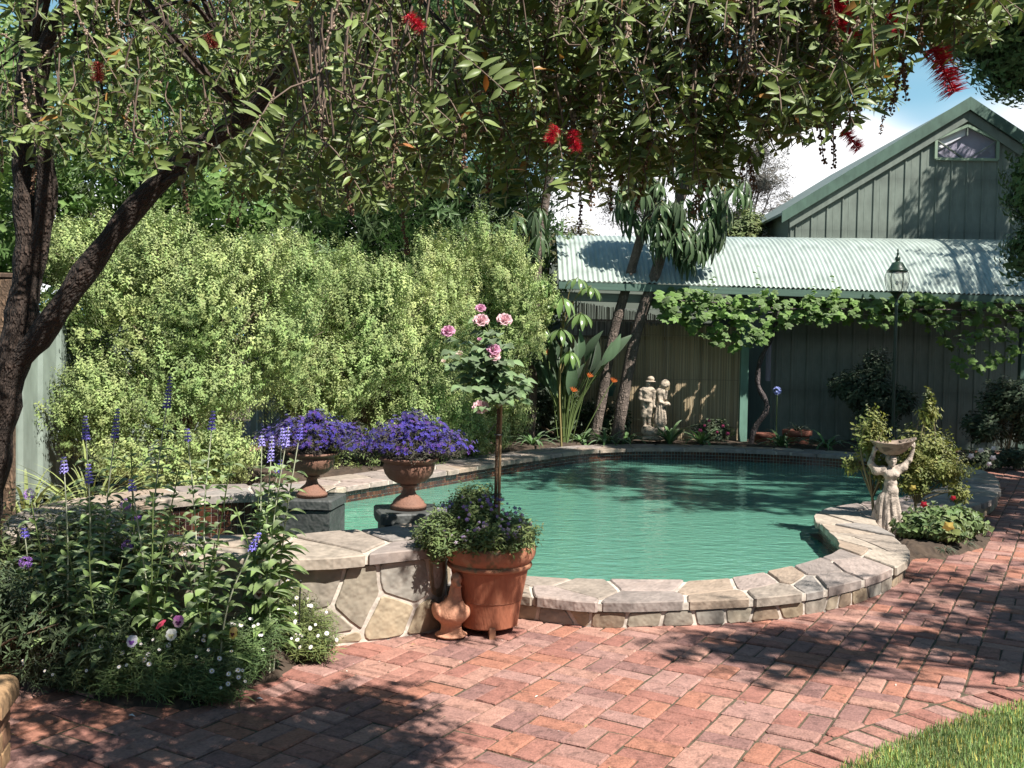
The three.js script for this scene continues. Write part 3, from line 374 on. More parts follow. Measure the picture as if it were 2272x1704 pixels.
  part('downpipe', new THREE.CylinderGeometry(0.045, 0.045, 1.2, 12).translate(4.42, 1.75, -17.2), std(C(0.22, 0.21, 0.27), 0.5), lean);
}
// ------------------------------------------------------------------ bamboo screen, brushwood strip, side fence
{
  const r = rng(62), sc = thing('bamboo_screen', 'tall screen of upright split bamboo canes beside the green verandah post', 'screen');
  const tones = [[0.56, 0.44, 0.28], [0.48, 0.37, 0.23], [0.64, 0.52, 0.35], [0.42, 0.33, 0.21]], ms = std(C(1, 1, 1), 0.75, { map: T.streak }), lists = [], lcol = [], cane = new THREE.CylinderGeometry(1, 1, 1, 6, 1);
  for (let x = 1.0; x < 3.86; x += 0.0155) { const top = 2.1 + (r() - 0.5) * 0.05 - (x < 2.0 ? 0.25 : 0), h = top - 0.02, w = 0.006 + r() * 0.004; lcol.push(C(...tones[Math.floor(r() * 4)])); lists.push(orient(V(x + (r() - 0.5) * 0.006, h / 2, -16.92 + (r() - 0.5) * 0.012), V((r() - 0.5) * 0.012, 1, 0), V(0, 0, 1), V(w, h, w))); }
  inst('bamboo_canes', cane, ms, lists, lcol, sc);
  for (const y of [0.35, 1.15, 1.9]) part('tie_wire', tube([V(1, y, -16.905), V(3.85, y + 0.01, -16.905)], [0.003, 0.003], 5), std(C(0.15, 0.12, 0.1), 0.6), sc);
  part('backing_rail', [box(2.9, 0.06, 0.04, 2.4, 1.85, -16.97), box(2.9, 0.06, 0.04, 2.4, 0.4, -16.97)], std(C(0.12, 0.09, 0.06), 0.8), sc);
  const br = thing('brushwood_screen', 'weathered silver brushwood strip seen under the gutter behind the umbrella leaves', 'screen'), bm = [std(C(1, 1, 1), 0.9), std(C(0.25, 0.20, 0.2), 0.9)], bt = [[0.42, 0.38, 0.36], [0.25, 0.2, 0.2], [0.52, 0.48, 0.46]], bl = [], bcol = [];
  for (let x = 0.9; x < 2.9; x += 0.02) { const top = 2.47 - (x - 1) * 0.14 + (r() - 0.5) * 0.03; bcol.push(C(...bt[Math.floor(r() * 3)])); bl.push(orient(V(x, top - 0.55, -17.25 + (r() - 0.5) * 0.03), V((r() - 0.5) * 0.05, 1, 0), V(0, 0, 1), V(0.006 + r() * 0.004, 1.1, 0.007))); }
  inst('brushwood_sticks', cane, bm[0], bl, bcol, br); part('binding_rail', box(2.1, 0.03, 0.03, 1.9, 2.15, -17.22), bm[1], br);
  const fence = thing('metal_fence', 'grey-green ribbed metal boundary fence along the side behind the forked trunk', 'fence');
  const fm = std(C(0.27, 0.33, 0.29), 0.55, { map: T.streak });
  for (let k = 0; k < 14; k++) { const z0 = -5 - k * 0.8, s = new Soup(), prof = [[0, 0], [0.1, 0], [0.14, 0.035], [0.26, 0.035], [0.3, 0], [0.5, 0], [0.54, 0.035], [0.66, 0.035], [0.7, 0], [0.8, 0]]; prof.forEach(([a, h]) => { s.v(V(-4.72 + h, 0, z0 - a), a, 0); s.v(V(-4.72 + h, 1.85, z0 - a), a, 1.85); }); for (let i = 0; i < 9; i++) s.q(i * 2, i * 2 + 2, i * 2 + 3, i * 2 + 1); part('fence_sheet', s.geo(true), fm, fence); }
  for (let k = 0; k < 8; k++) { const x0 = -4.7 + k * 0.8, s = new Soup(), prof = [[0, 0], [0.1, 0], [0.14, 0.035], [0.26, 0.035], [0.3, 0], [0.5, 0], [0.54, 0.035], [0.66, 0.035], [0.7, 0], [0.8, 0]]; prof.forEach(([a, h]) => { s.v(V(x0 + a, 0, -17.9 + h), a, 0); s.v(V(x0 + a, 1.85, -17.9 + h), a, 1.85); }); for (let i = 0; i < 9; i++) s.q(i * 2, i * 2 + 2, i * 2 + 3, i * 2 + 1); part('fence_sheet', s.geo(true), fm, fence); }
  part('top_rail', box(0.07, 0.06, 11.3, -4.72, 1.87, -10.6), fm, fence); part('bottom_rail', box(0.07, 0.06, 11.3, -4.72, 0.03, -10.6), fm, fence);
  const wp = thing('timber_post', 'weathered split timber post standing behind the tree trunk', 'post', [-3.62, 0, -7.1], 0.2); part('post_shaft', chamferBox(0.13, 2.05, 0.11, 0.015, 0.015, r), std(C(0.24, 0.155, 0.10), 0.85, { map: T.bark, bumpMap: T.barkBump, bumpScale: 0.01 }), wp); part('post_cap', chamferBox(0.15, 0.03, 0.13, 0.006).translate(0, 2.055, 0), std(C(0.2, 0.13, 0.09), 0.85, { map: T.bark }), wp);
  const pierT = thing('brick_pier', 'low tan brick pier with a bullnosed cap at the paving edge', 'brick pier', [-1.98, 0, -3.62], 0.25), pm = [[0.30, 0.17, 0.09], [0.25, 0.13, 0.075], [0.34, 0.21, 0.11]].map(c => std(C(...c), 0.88, { map: rep(T.brick, 2), bumpMap: T.mottleBump, bumpScale: 0.01 }));
  for (let c = 0; c < 3; c++) for (let i = 0; i < 2; i++) for (let j = 0; j < 2; j++) { const b = part('brick', chamferBox(0.112, 0.071, 0.112, 0.006, 0.004, r), pm[Math.floor(r() * 3)], pierT); b.position.set((i - 0.5) * 0.12, c * 0.08, (j - 0.5) * 0.12); }
  part('mortar_core', box(0.22, 0.24, 0.22, 0, 0.12, 0), std(C(0.26, 0.22, 0.17), 0.9), pierT);
  for (let i = 0; i < 2; i++) { const b = part('cap_brick', (() => { const s = new THREE.Shape(); s.moveTo(-0.14, 0); s.lineTo(0.14, 0); s.lineTo(0.14, 0.03); s.quadraticCurveTo(0.14, 0.072, 0.1, 0.075); s.lineTo(-0.1, 0.075); s.quadraticCurveTo(-0.14, 0.072, -0.14, 0.03); s.closePath(); return new THREE.ExtrudeGeometry(s, { depth: 0.13, bevelEnabled: true, bevelSize: 0.004, bevelThickness: 0.004, bevelSegments: 1 }); })(), pm[2], pierT); b.position.set(0, 0.246, -0.137 + i * 0.142); }
}

// ------------------------------------------------------------------ what stands round the garden outside the view: the house behind, the hedge along the other side
{
  const r = rng(12), h = thing('brick_house', 'long brick house with a dark tiled roof closing the garden behind the viewpoint', 'house', [0, 0, 3.2]), bw = std(C(0.22, 0.11, 0.08), 0.9, { map: rep(T.brick, 0.8) }), rf = std(C(0.12, 0.09, 0.08), 0.8, { map: T.mottle }), wd = std(C(0.5, 0.48, 0.42), 0.6);
  part('wall', [box(6.5, 2.9, 0.24, -6.0, 1.45, 0), box(8, 2.9, 0.24, 5.4, 1.45, 0), box(4.15, 0.7, 0.24, -0.675, 2.55, 0), box(0.24, 2.9, 7, -9.13, 1.45, 3.6), box(0.24, 2.9, 7, 9.28, 1.45, 3.6), box(18.2, 2.9, 0.24, 0.08, 1.45, 7.2)], bw, h);
  const d = new THREE.Group(); d.name = 'glass_door'; h.add(d); part('frame', [box(0.08, 2.18, 0.1, -2.7, 1.09, 0), box(0.08, 2.18, 0.1, -0.68, 1.09, 0), box(0.08, 2.18, 0.1, 1.35, 1.09, 0), box(3.96, 0.07, 0.1, -0.675, 2.15, 0)], wd, d); part('pane', box(3.9, 2.1, 0.01, -0.675, 1.06, 0.02), new THREE.MeshPhysicalMaterial({ color: C(0.03, 0.035, 0.035), roughness: 0.05 }), d);
  const beam = pts => { const g = new THREE.ExtrudeGeometry(new THREE.Shape(pts.map(q => V2(...q))), { depth: 19.4, bevelEnabled: false }); g.rotateY(PI / 2); g.translate(-9.6, 0, 0); return g; };
  part('roof', [beam([[1.1, 2.8], [-3.6, 5.1], [-3.6, 5.2], [1.1, 2.92]]), beam([[-3.62, 5.1], [-8.3, 2.8], [-8.3, 2.92], [-3.62, 5.2]])], rf, h); part('gutter', box(19.4, 0.12, 0.12, 0.1, 2.84, -1.17), wd, h);
}
// ------------------------------------------------------------------ carved and thrown things: pot, duck, urns, lamp, statues
function sdfGeo(prims, k, min, size, res, carve) {   // prims: tapered capsules and ellipsoids joined with a smooth minimum
  const mc = new MarchingCubes(res, new THREE.MeshStandardMaterial(), false, false, 200000), f = mc.field; mc.isolation = 0;
  for (let z = 0, n = 0; z < res; z++) for (let y = 0; y < res; y++) for (let x = 0; x < res; x++, n++) {
    const px = min[0] + (x / res) * size, py = min[1] + (y / res) * size, pz = min[2] + (z / res) * size; let d = 1e3;
    for (const p of prims) {
      let q;
      if (p[0] === 'c') { const bx = p[5] - p[1], by = p[6] - p[2], bz = p[7] - p[3], ax = px - p[1], ay = py - p[2], az = pz - p[3], t = clamp((ax * bx + ay * by + az * bz) / (bx * bx + by * by + bz * bz + 1e-9), 0, 1), dx = ax - bx * t, dy = ay - by * t, dz = az - bz * t; q = Math.sqrt(dx * dx + dy * dy + dz * dz) - (p[4] + (p[8] - p[4]) * t); }
      else { const ax = (px - p[1]) / p[4], ay = (py - p[2]) / p[5], az = (pz - p[3]) / p[6]; const l = Math.sqrt(ax * ax + ay * ay + az * az); q = (l - 1) * Math.min(p[4], p[5], p[6]) * (l < 1 ? 1 : 1.15); }
      const kk = (p[0] === 'c' ? p[9] : p[7]) || k, h = clamp(0.5 + 0.5 * (d - q) / kk, 0, 1); d = d * (1 - h) + q * h - kk * h * (1 - h);
    }
    if (carve) d = carve(px, py, pz, d);
    f[n] = -d;
  }
  mc.update(); let g = new THREE.BufferGeometry(); const c = mc.count, a = new Float32Array(c * 3), hs = size / 2;
  for (let i = 0; i < c; i++) for (let j = 0; j < 3; j++) a[i * 3 + j] = min[j] + hs + mc.positionArray[i * 3 + j] * hs;
  g.setAttribute('position', new THREE.BufferAttribute(a, 3)); g = mergeVertices(g, size / res * 0.02); g.computeVertexNormals();
  const p = g.attributes.position, u = new Float32Array(p.count * 2); for (let i = 0; i < p.count; i++) { u[i * 2] = (p.getX(i) + p.getZ(i)) * 2.2; u[i * 2 + 1] = p.getY(i) * 2.2; } g.setAttribute('uv', new THREE.BufferAttribute(u, 2)); return g;
}
const lathUV = (g, ku, kv) => { const u = g.attributes.uv; for (let i = 0; i < u.count; i++) u.setXY(i, u.getX(i) * ku, u.getY(i) * kv); return g; };
T.terra = tex(512, (u, v) => { const a = fbm(nA, u, v, 5, 5), b = fbm(nB, u, v, 40, 3), w = sstep(fbm(nC, u, v, 7, 5), 0.56, 0.72), k = 0.62 + 0.35 * a + 0.2 * (b - 0.5); return [k + w * 0.08, k + w * 0.16, k + w * 0.2]; }, true);
T.limed = tex(512, (u, v) => { const a = fbm(nA, u, v, 6, 5), w = sstep(fbm(nC, u, v, 9, 5), 0.5, 0.66), d = sstep(fbm(nB, u, v, 7, 5), 0.52, 0.66), k = 0.6 + 0.4 * a; return [k * (1 - 0.5 * d) + w * 0.05, k * (1 - 0.25 * d) + w * 0.55, k * (1 - 0.3 * d) + w * 0.8]; }, true);
const terra = (r, g, b) => std(C(r, g, b), 0.78, { map: T.terra, bumpMap: T.mottleBump, bumpScale: 0.004 });
{ // big pot on feet
  const pot = thing('terracotta_pot', 'large round terracotta pot with a rolled rim holding the standard rose', 'plant pot', [-0.11, 0, -5.64]);
  const m = terra(0.38, 0.13, 0.068), y0 = 0.04, P = [[0, 0], [0.158, 0], [0.166, 0.008], [0.186, 0.145], [0.187, 0.148], [0.191, 0.152], [0.189, 0.157], [0.221, 0.322], [0.222, 0.328], [0.238, 0.332], [0.244, 0.343], [0.241, 0.355], [0.231, 0.36], [0.235, 0.366], [0.252, 0.385], [0.262, 0.41], [0.264, 0.44], [0.261, 0.458], [0.25, 0.467], [0.236, 0.462], [0.226, 0.44], [0.22, 0.40], [0, 0.40]];
  part('pot_body', lathUV(lathe(P.slice(0, 9).map(p => [p[0], p[1] + y0]), 64), 3, 1.2), m, pot); part('rim', lathUV(lathe(P.slice(8, 22).map(p => [p[0], p[1] + y0]), 64), 3, 0.5), std(C(0.38, 0.155, 0.088), 0.85, { map: T.limed, bumpMap: T.mottleBump, bumpScale: 0.006 }), pot);
  part('potting_soil', lathe([[0, 0.405 + y0], [0.222, 0.40 + y0]], 24), std(C(0.05, 0.035, 0.025), 0.95, { map: T.soil }), pot);
  for (const a of [1.43, -0.6, 3.5]) { const f = thing('pot_foot', a === 1.43 ? 'small clay brick foot showing under the front of the large terracotta pot' : a < 0 ? 'clay foot hidden under the pool side of the large terracotta pot' : 'clay foot under the duck side of the large terracotta pot', 'pot foot', [-0.11 + Math.cos(a) * 0.15, 0, -5.64 + Math.sin(a) * 0.15], PI / 2 - a, 'clay feet under the large pot'); part('foot_block', chamferBox(0.034, y0 - 0.001, 0.08, 0.004), terra(0.47, 0.22, 0.13), f); if (a === 1.43) part('foot_heel', chamferBox(0.034, 0.062, 0.02, 0.004).translate(0, 0, 0.032), terra(0.5, 0.25, 0.15), f); }
}
{ // duck
  const d = thing('terracotta_duck', 'terracotta duck figure on a round foot in front of the large pot', 'duck figure', [-0.315, 0, -5.5], 0.28);
  const g = sdfGeo([['e', 0, 0.015, 0, 0.09, 0.017, 0.09, 0.012], ['c', 0, 0.02, 0, 0.06, 0, 0.075, 0, 0.056, 0.02], ['e', 0, 0.135, -0.005, 0.098, 0.066, 0.115, 0.02], ['e', 0.0, 0.168, 0.03, 0.06, 0.055, 0.06, 0.03], ['c', 0.008, 0.19, 0.035, 0.045, 0.014, 0.285, 0.03, 0.03, 0.03], ['c', 0, 0.15, -0.08, 0.04, 0, 0.185, -0.14, 0.014, 0.03], ['e', 0.016, 0.328, 0.036, 0.031, 0.037, 0.038, 0.012], ['c', 0.017, 0.318, 0.065, 0.016, 0.02, 0.306, 0.088, 0.010, 0.010], ['e', 0.021, 0.303, 0.094, 0.014, 0.006, 0.016, 0.006],
    ['e', -0.085, 0.15, -0.02, 0.018, 0.038, 0.08, 0.012], ['e', 0.085, 0.15, -0.02, 0.018, 0.038, 0.08, 0.012]], 0.02, [-0.19, -0.012, -0.2], 0.4, 110, (x, y, z, q) => { for (const s of [-1, 1]) { const e = Math.hypot(x - 0.016 - s * 0.029, y - 0.334, z - 0.052) - 0.006; q = Math.max(q, -e); } const nb = Math.abs(y - 0.306 - (z - 0.08) * -0.2); if (z > 0.084 && nb < 0.0016) q = Math.max(q, 0.0022 - nb); return q; });
  part('body', g, std(C(0.60, 0.29, 0.18), 0.82, { map: T.terra, bumpMap: T.mottleBump, bumpScale: 0.005 }), d);
  for (const s of [-1, 1]) part('eye', new THREE.SphereGeometry(0.0048, 10, 8).translate(0.016 + s * 0.0275, 0.334, 0.0505), terra(0.3, 0.12, 0.06), d);
}
const urnSpots = [[-0.665, 0.552, -6.5, 1, 'terracotta urn on the pier nearer the big pot, overflowing with blue lobelia'], [-1.43, 0.522, -7.15, 0.95, 'shaded terracotta urn on the tiled pier behind the flowering salvias']];
urnSpots.forEach(([x, y, z, k, lab], n) => { // pedestal urns
  const u = thing('garden_urn', lab, 'urn', [x, y, z], n * 0.4), m = terra(0.25, 0.125, 0.085); u.scale.setScalar(k);
  part('foot', lathUV(lathe([[0, 0], [0.118, 0], [0.118, 0.026], [0.112, 0.032], [0.106, 0.036], [0.1, 0.052], [0.078, 0.075], [0.052, 0.095], [0.042, 0.118], [0.04, 0.138], [0.048, 0.146], [0.06, 0.15], [0.06, 0.158], [0.05, 0.164]], 40), 2, 1), m, u);
  const bowl = lathUV(lathe([[0.05, 0.164], [0.085, 0.172], [0.125, 0.195], [0.152, 0.23], [0.165, 0.265], [0.168, 0.29], [0.16, 0.3], [0.166, 0.306], [0.19, 0.318], [0.196, 0.33], [0.188, 0.338], [0.17, 0.33], [0.155, 0.3], [0, 0.295]], 80), 2, 1);
  { const p = bowl.attributes.position; for (let i = 0; i < p.count; i++) { const yy = p.getY(i), a = Math.atan2(p.getZ(i), p.getX(i)), f = sstep(yy, 0.166, 0.2) * (1 - sstep(yy, 0.25, 0.285)), q = 1 + 0.03 * f * Math.abs(Math.sin(a * 10)); p.setX(i, p.getX(i) * q); p.setZ(i, p.getZ(i) * q); } bowl.computeVertexNormals(); }
  part('bowl', bowl, m, u);
});
{ // lamp post
  const l = thing('lamp_post', 'dark green garden lamp post with an acorn glass lantern beyond the pool', 'street lamp', [6.1, 0.1, -15.9]), g = std(C(0.022, 0.05, 0.032), 0.35, { map: T.mottle });
  part('pole', [lathe([[0.07, 0], [0.075, 0.03], [0.06, 0.05], [0.05, 0.25], [0.055, 0.3], [0.036, 0.34], [0.032, 2.3], [0.042, 2.31], [0.042, 2.34], [0.03, 2.36], [0.028, 2.42], [0.045, 2.44], [0.06, 2.47], [0.09, 2.5], [0.13, 2.53]], 20)], g, l);
  l.scale.set(0.8, 1, 0.8); const y = 2.53, glass = new THREE.MeshPhysicalMaterial({ color: C(0.85, 0.85, 0.82), transmission: 0.85, roughness: 0.08, thickness: 0, ior: 1.5 });
  const R = h => 0.165 + 0.05 * Math.sin(PI * clamp(h / 0.36, 0, 1)) + 0.02 * h / 0.31;
  part('lower_ring', lathe([[0.12, y - 0.005], [0.172, y], [0.172, y + 0.02], [0.12, y + 0.02]], 24), g, l);
  part('lantern_glass', lathe([...Array(9)].map((_, i) => [R(i / 8 * 0.31) - 0.012, y + 0.015 + i / 8 * 0.3]), 30), glass, l);
  for (let k = 0; k < 6; k++) { const a = k / 6 * 2 * PI + 0.35; part('lantern_rib', tube([...Array(8)].map((_, i) => { const h = i / 7 * 0.31; return V(Math.cos(a) * R(h), y + 0.01 + h, Math.sin(a) * R(h)); }), Array(8).fill(0.0075), 6), g, l); }
  part('lantern_roof', lathe([[0.16, y + 0.31], [0.2, y + 0.315], [0.205, y + 0.345], [0.19, y + 0.36], [0.15, y + 0.4], [0.1, y + 0.475], [0.045, y + 0.485], [0.04, y + 0.5], [0.055, y + 0.52], [0.05, y + 0.56], [0.025, y + 0.575], [0.02, y + 0.6], [0.03, y + 0.615], [0.016, y + 0.63], [0.013, y + 0.66], [0.02, y + 0.67], [0.008, y + 0.69], [0, y + 0.71]], 12), g, l);
  part('bulb', new THREE.SphereGeometry(0.035, 14, 10).translate(0, y + 0.15, 0), std(C(0.85, 0.85, 0.82), 0.4), l);
}
T.lichen = tex(512, (u, v) => { const a = fbm(nA, u, v, 6, 5), d = sstep(fbm(nC, u, v, 10, 5), 0.52, 0.68), k = (0.62 + 0.5 * a) * (1 - 0.55 * d); return [k, k * 0.98, k * 0.95]; }, true);
const cast = std(C(0.47, 0.40, 0.35), 0.88, { map: T.lichen, bumpMap: T.mottleBump, bumpScale: 0.008 });
{ // girl carrying a basket on her head
  const s = thing('girl_statue', 'weathered stone statue of a girl holding a basket on her head', 'statue', [3.38, 0.05, -8.82], -0.1); s.scale.setScalar(0.95);
  const fold = (x, y, z, d) => { if (y < 0.44) { const a = Math.atan2(x + 0.02, z), w = sstep(0.44 - y, 0.02, 0.3); d += Math.sin(a * 9 + y * 7) * 0.009 * w + Math.sin(a * 17 + 1) * 0.004 * w; } if (y < 0.035 && z > 0.02) d += 0; return d; };
  part('figure', sdfGeo([
    ['c', -0.005, 0.44, 0, 0.046, -0.03, 0.03, 0.0, 0.118, 0.02], ['c', 0.005, 0.44, 0, 0.046, 0.045, 0.03, 0.01, 0.092, 0.02], ['c', -0.06, 0.3, 0, 0.05, -0.115, 0.06, -0.01, 0.05, 0.05],
    ['e', 0.012, 0.385, 0.03, 0.055, 0.05, 0.04, 0.02], ['c', 0, 0.45, 0, 0.046, 0, 0.52, 0, 0.056, 0.015], ['e', 0, 0.545, 0.01, 0.078, 0.055, 0.055, 0.02], ['e', -0.03, 0.535, 0.045, 0.03, 0.028, 0.025, 0.015], ['e', 0.035, 0.535, 0.045, 0.03, 0.028, 0.025, 0.015],
    ['c', 0, 0.58, 0, 0.028, 0.0, 0.64, 0.005, 0.025, 0.015], ['e', 0.003, 0.668, 0.014, 0.043, 0.056, 0.05, 0.012], ['e', 0, 0.68, -0.012, 0.05, 0.05, 0.05, 0.015], ['c', 0.004, 0.668, 0.06, 0.007, 0.005, 0.655, 0.069, 0.009, 0.008], ['e', 0.004, 0.636, 0.052, 0.016, 0.006, 0.012, 0.006], ['e', 0.003, 0.622, 0.048, 0.016, 0.012, 0.014, 0.008], ['e', 0.003, 0.688, 0.055, 0.03, 0.007, 0.012, 0.006],
    ['c', -0.07, 0.575, 0, 0.043, -0.135, 0.565, 0.005, 0.042, 0.02], ['c', -0.13, 0.565, 0.005, 0.038, -0.185, 0.63, 0.01, 0.03, 0.015], ['c', -0.19, 0.63, 0.01, 0.026, -0.165, 0.735, 0.01, 0.019, 0.012], ['e', -0.16, 0.765, 0.02, 0.02, 0.035, 0.024, 0.01],
    ['c', 0.065, 0.58, 0, 0.045, 0.115, 0.605, 0, 0.038, 0.02], ['c', 0.11, 0.605, 0, 0.03, 0.165, 0.675, 0, 0.024, 0.015], ['c', 0.165, 0.675, 0, 0.023, 0.192, 0.77, 0.005, 0.018, 0.012], ['e', 0.19, 0.815, 0.012, 0.02, 0.04, 0.024, 0.01],
    ...[-1, 1].flatMap(sg => [0, 1, 2, 3].map(i => sg < 0 ? ['c', -0.168 + i * 0.004, 0.765, 0.03 - i * 0.014, 0.0075, -0.15 + i * 0.003, 0.808 - Math.abs(i - 1.3) * 0.006, 0.024 - i * 0.014, 0.006, 0.004] : ['c', 0.194, 0.82, 0.028 - i * 0.014, 0.0075, 0.176, 0.868 - Math.abs(i - 1.3) * 0.007, 0.024 - i * 0.013, 0.006, 0.004])), ['c', -0.15, 0.755, 0.035, 0.008, -0.128, 0.775, 0.036, 0.006, 0.004], ['c', 0.178, 0.805, 0.03, 0.008, 0.158, 0.83, 0.034, 0.006, 0.004],
    ['e', -0.03, 0.012, 0.07, 0.03, 0.02, 0.05, 0.01], ['e', 0.05, 0.012, 0.08, 0.028, 0.02, 0.05, 0.01], ['c', -0.01, 0.452, 0, 0.05, 0.01, 0.452, 0, 0.05, 0.004]], 0.02, [-0.46, -0.02, -0.45], 0.92, 156, (x, y, z, d) => { d = fold(x, y, z, d); for (const sg of [-1, 1]) d = Math.max(d, 0.006 - Math.hypot(x - 0.003 - sg * 0.017, (y - 0.674) * 1.5, z - 0.064)); return d; }), cast, s);
  const bk = lathe([[0.0, 0.0], [0.06, 0.002], [0.11, 0.03], [0.15, 0.075], [0.172, 0.105], [0.182, 0.112], [0.18, 0.122], [0.165, 0.118], [0.14, 0.085], [0, 0.06]], 48); { const p = bk.attributes.position; for (let i = 0; i < p.count; i++) { const x = p.getX(i), z = p.getZ(i), y = p.getY(i), a = Math.atan2(z, x), wv = y > 0.004 && y < 0.115 ? 1 + 0.02 * Math.sin(a * 40) * Math.sin(y * 260) : 1; p.setXYZ(i, x * wv * 1.14, y + Math.pow(Math.abs(x) / 0.182, 2) * 0.03 + x * 0.09, z * wv * 0.74); } bk.computeVertexNormals(); } bk.translate(0.012, 0.718, 0.005); part('basket', bk, std(C(0.36, 0.28, 0.23), 0.9, { map: T.lichen, bumpMap: T.mottleBump, bumpScale: 0.01 }), s);
  part('plinth', lathe([[0, 0], [0.15, 0], [0.15, 0.02], [0.14, 0.026], [0, 0.028]], 24).translate(0, -0.035, 0), cast, s);
}
{ // boy and girl, one casting
  const s = thing('couple_statue', 'pale stone statue of a boy in a brimmed hat beside a girl in a bonnet', 'statue', [2.3, 0.2, -16.2], 0.0);
  const A = (px, py) => [(px - 560) * 0.000885, (1450 - py) * 0.000885], c = (a, b, z0, r0, z1, r1, k) => ['c', ...A(...a), z0, r0, ...A(...b), z1, r1, k], e = (a, z, rx, ry, rz, k) => ['e', ...A(...a), z, rx, ry, rz, k];
  part('figures', sdfGeo([
    e([515, 345], 0.0, 0.062, 0.045, 0.07, 0.008), e([508, 392], 0.01, 0.088, 0.012, 0.092, 0.008), e([480, 430], 0.01, 0.052, 0.06, 0.058, 0.012), c([476, 440], [476, 452], 0.065, 0.008, 0.072, 0.009, 0.006), c([480, 480], [470, 530], 0, 0.03, 0, 0.04, 0.02),
    c([400, 560], [520, 560], 0, 0.06, 0, 0.06, 0.03), c([455, 580], [450, 760], 0, 0.085, 0, 0.078, 0.03), c([345, 570], [325, 690], 0, 0.042, 0.01, 0.036, 0.015), c([330, 720], [470, 760], 0.02, 0.028, 0.09, 0.022, 0.012), e([490, 765], 0.095, 0.028, 0.024, 0.022, 0.01),
    c([560, 570], [575, 680], 0, 0.04, 0.005, 0.034, 0.015), c([572, 690], [570, 830], 0.01, 0.026, 0.02, 0.02, 0.012), e([585, 855], 0.02, 0.022, 0.028, 0.022, 0.01),
    c([405, 800], [400, 1030], 0, 0.06, 0.01, 0.05, 0.02), c([495, 800], [490, 1030], 0, 0.058, 0.01, 0.048, 0.015), c([402, 1030], [420, 1210], 0.01, 0.03, 0, 0.026, 0.01), c([490, 1030], [505, 1210], 0.01, 0.03, 0, 0.026, 0.01), e([420, 1225], 0.03, 0.03, 0.022, 0.05, 0.01), e([510, 1225], 0.03, 0.03, 0.022, 0.05, 0.01),
    e([775, 430], 0, 0.076, 0.072, 0.075, 0.012), e([745, 455], 0.03, 0.05, 0.05, 0.045, 0.012), c([768, 470], [780, 475], 0.06, 0.008, 0.07, 0.009, 0.006), c([755, 490], [720, 540], 0, 0.03, 0, 0.045, 0.02), c([690, 570], [720, 760], 0, 0.062, 0, 0.055, 0.03), e([670, 590], 0.01, 0.05, 0.05, 0.05, 0.02), e([740, 600], 0.03, 0.045, 0.05, 0.045, 0.02),
    c([745, 620], [780, 700], 0.03, 0.03, 0.05, 0.024, 0.012), c([780, 700], [800, 590], 0.05, 0.022, 0.06, 0.017, 0.01), e([800, 570], 0.06, 0.018, 0.022, 0.018, 0.008), c([670, 640], [680, 760], 0.02, 0.03, 0.05, 0.024, 0.012), c([685, 765], [790, 800], 0.06, 0.022, 0.07, 0.018, 0.01), e([805, 800], 0.06, 0.055, 0.04, 0.05, 0.01),
    c([715, 780], [700, 1130], 0, 0.058, 0, 0.105, 0.02), c([700, 780], [640, 1080], 0, 0.04, 0, 0.06, 0.03), c([690, 1150], [690, 1220], 0.01, 0.03, 0.01, 0.028, 0.01),
    e([540, 1330], 0, 0.17, 0.09, 0.11, 0.02), e([560, 1440], 0, 0.21, 0.04, 0.14, 0.02), e([460, 1270], 0, 0.09, 0.06, 0.08, 0.02), e([680, 1270], 0, 0.09, 0.06, 0.08, 0.02)], 0.018, [-0.55, -0.04, -0.55], 1.1, 156, (x, y, z, d) => { if (x > 0.03 && y > 0.25 && y < 0.57) { const a = Math.atan2(x - 0.13, z); d += Math.sin(a * 11 + y * 9) * 0.006; } if (x < 0.0 && y > 0.35 && y < 0.8) d += Math.sin(y * 70 + x * 40) * 0.0025; return d; }), std(C(0.50, 0.42, 0.34), 0.88, { map: T.lichen, bumpMap: T.mottleBump, bumpScale: 0.01 }), s);
}
// ------------------------------------------------------------------ trees and shrubs
const barkM = (r, g, b) => std(C(r, g, b), 0.9, { map: T.bark, bumpMap: T.barkBump, bumpScale: 0.02 });
function clusterGeo(n, L, W, spread, r, o = {}) {   // a spray of n leaves round one shoot tip
  const gs = []; for (let i = 0; i < n; i++) { const a = i * 2.4 + r() * 0.6, t = 0.35 + spread * (0.4 + 0.6 * r()), d = V(Math.cos(a) * Math.sin(t), Math.cos(t), Math.sin(a) * Math.sin(t)), k = 0.7 + 0.5 * r(); const g = leafGeo(L * k, W * k, { segs: 2, fold: 0.2, curl: 0.35, ...o }); g.applyMatrix4(orient(V(0, -i * (o.gap || 0.006), 0), d, V(-d.x * 0.4, 1, -d.z * 0.4))); gs.push(g); } return merge(gs);
}
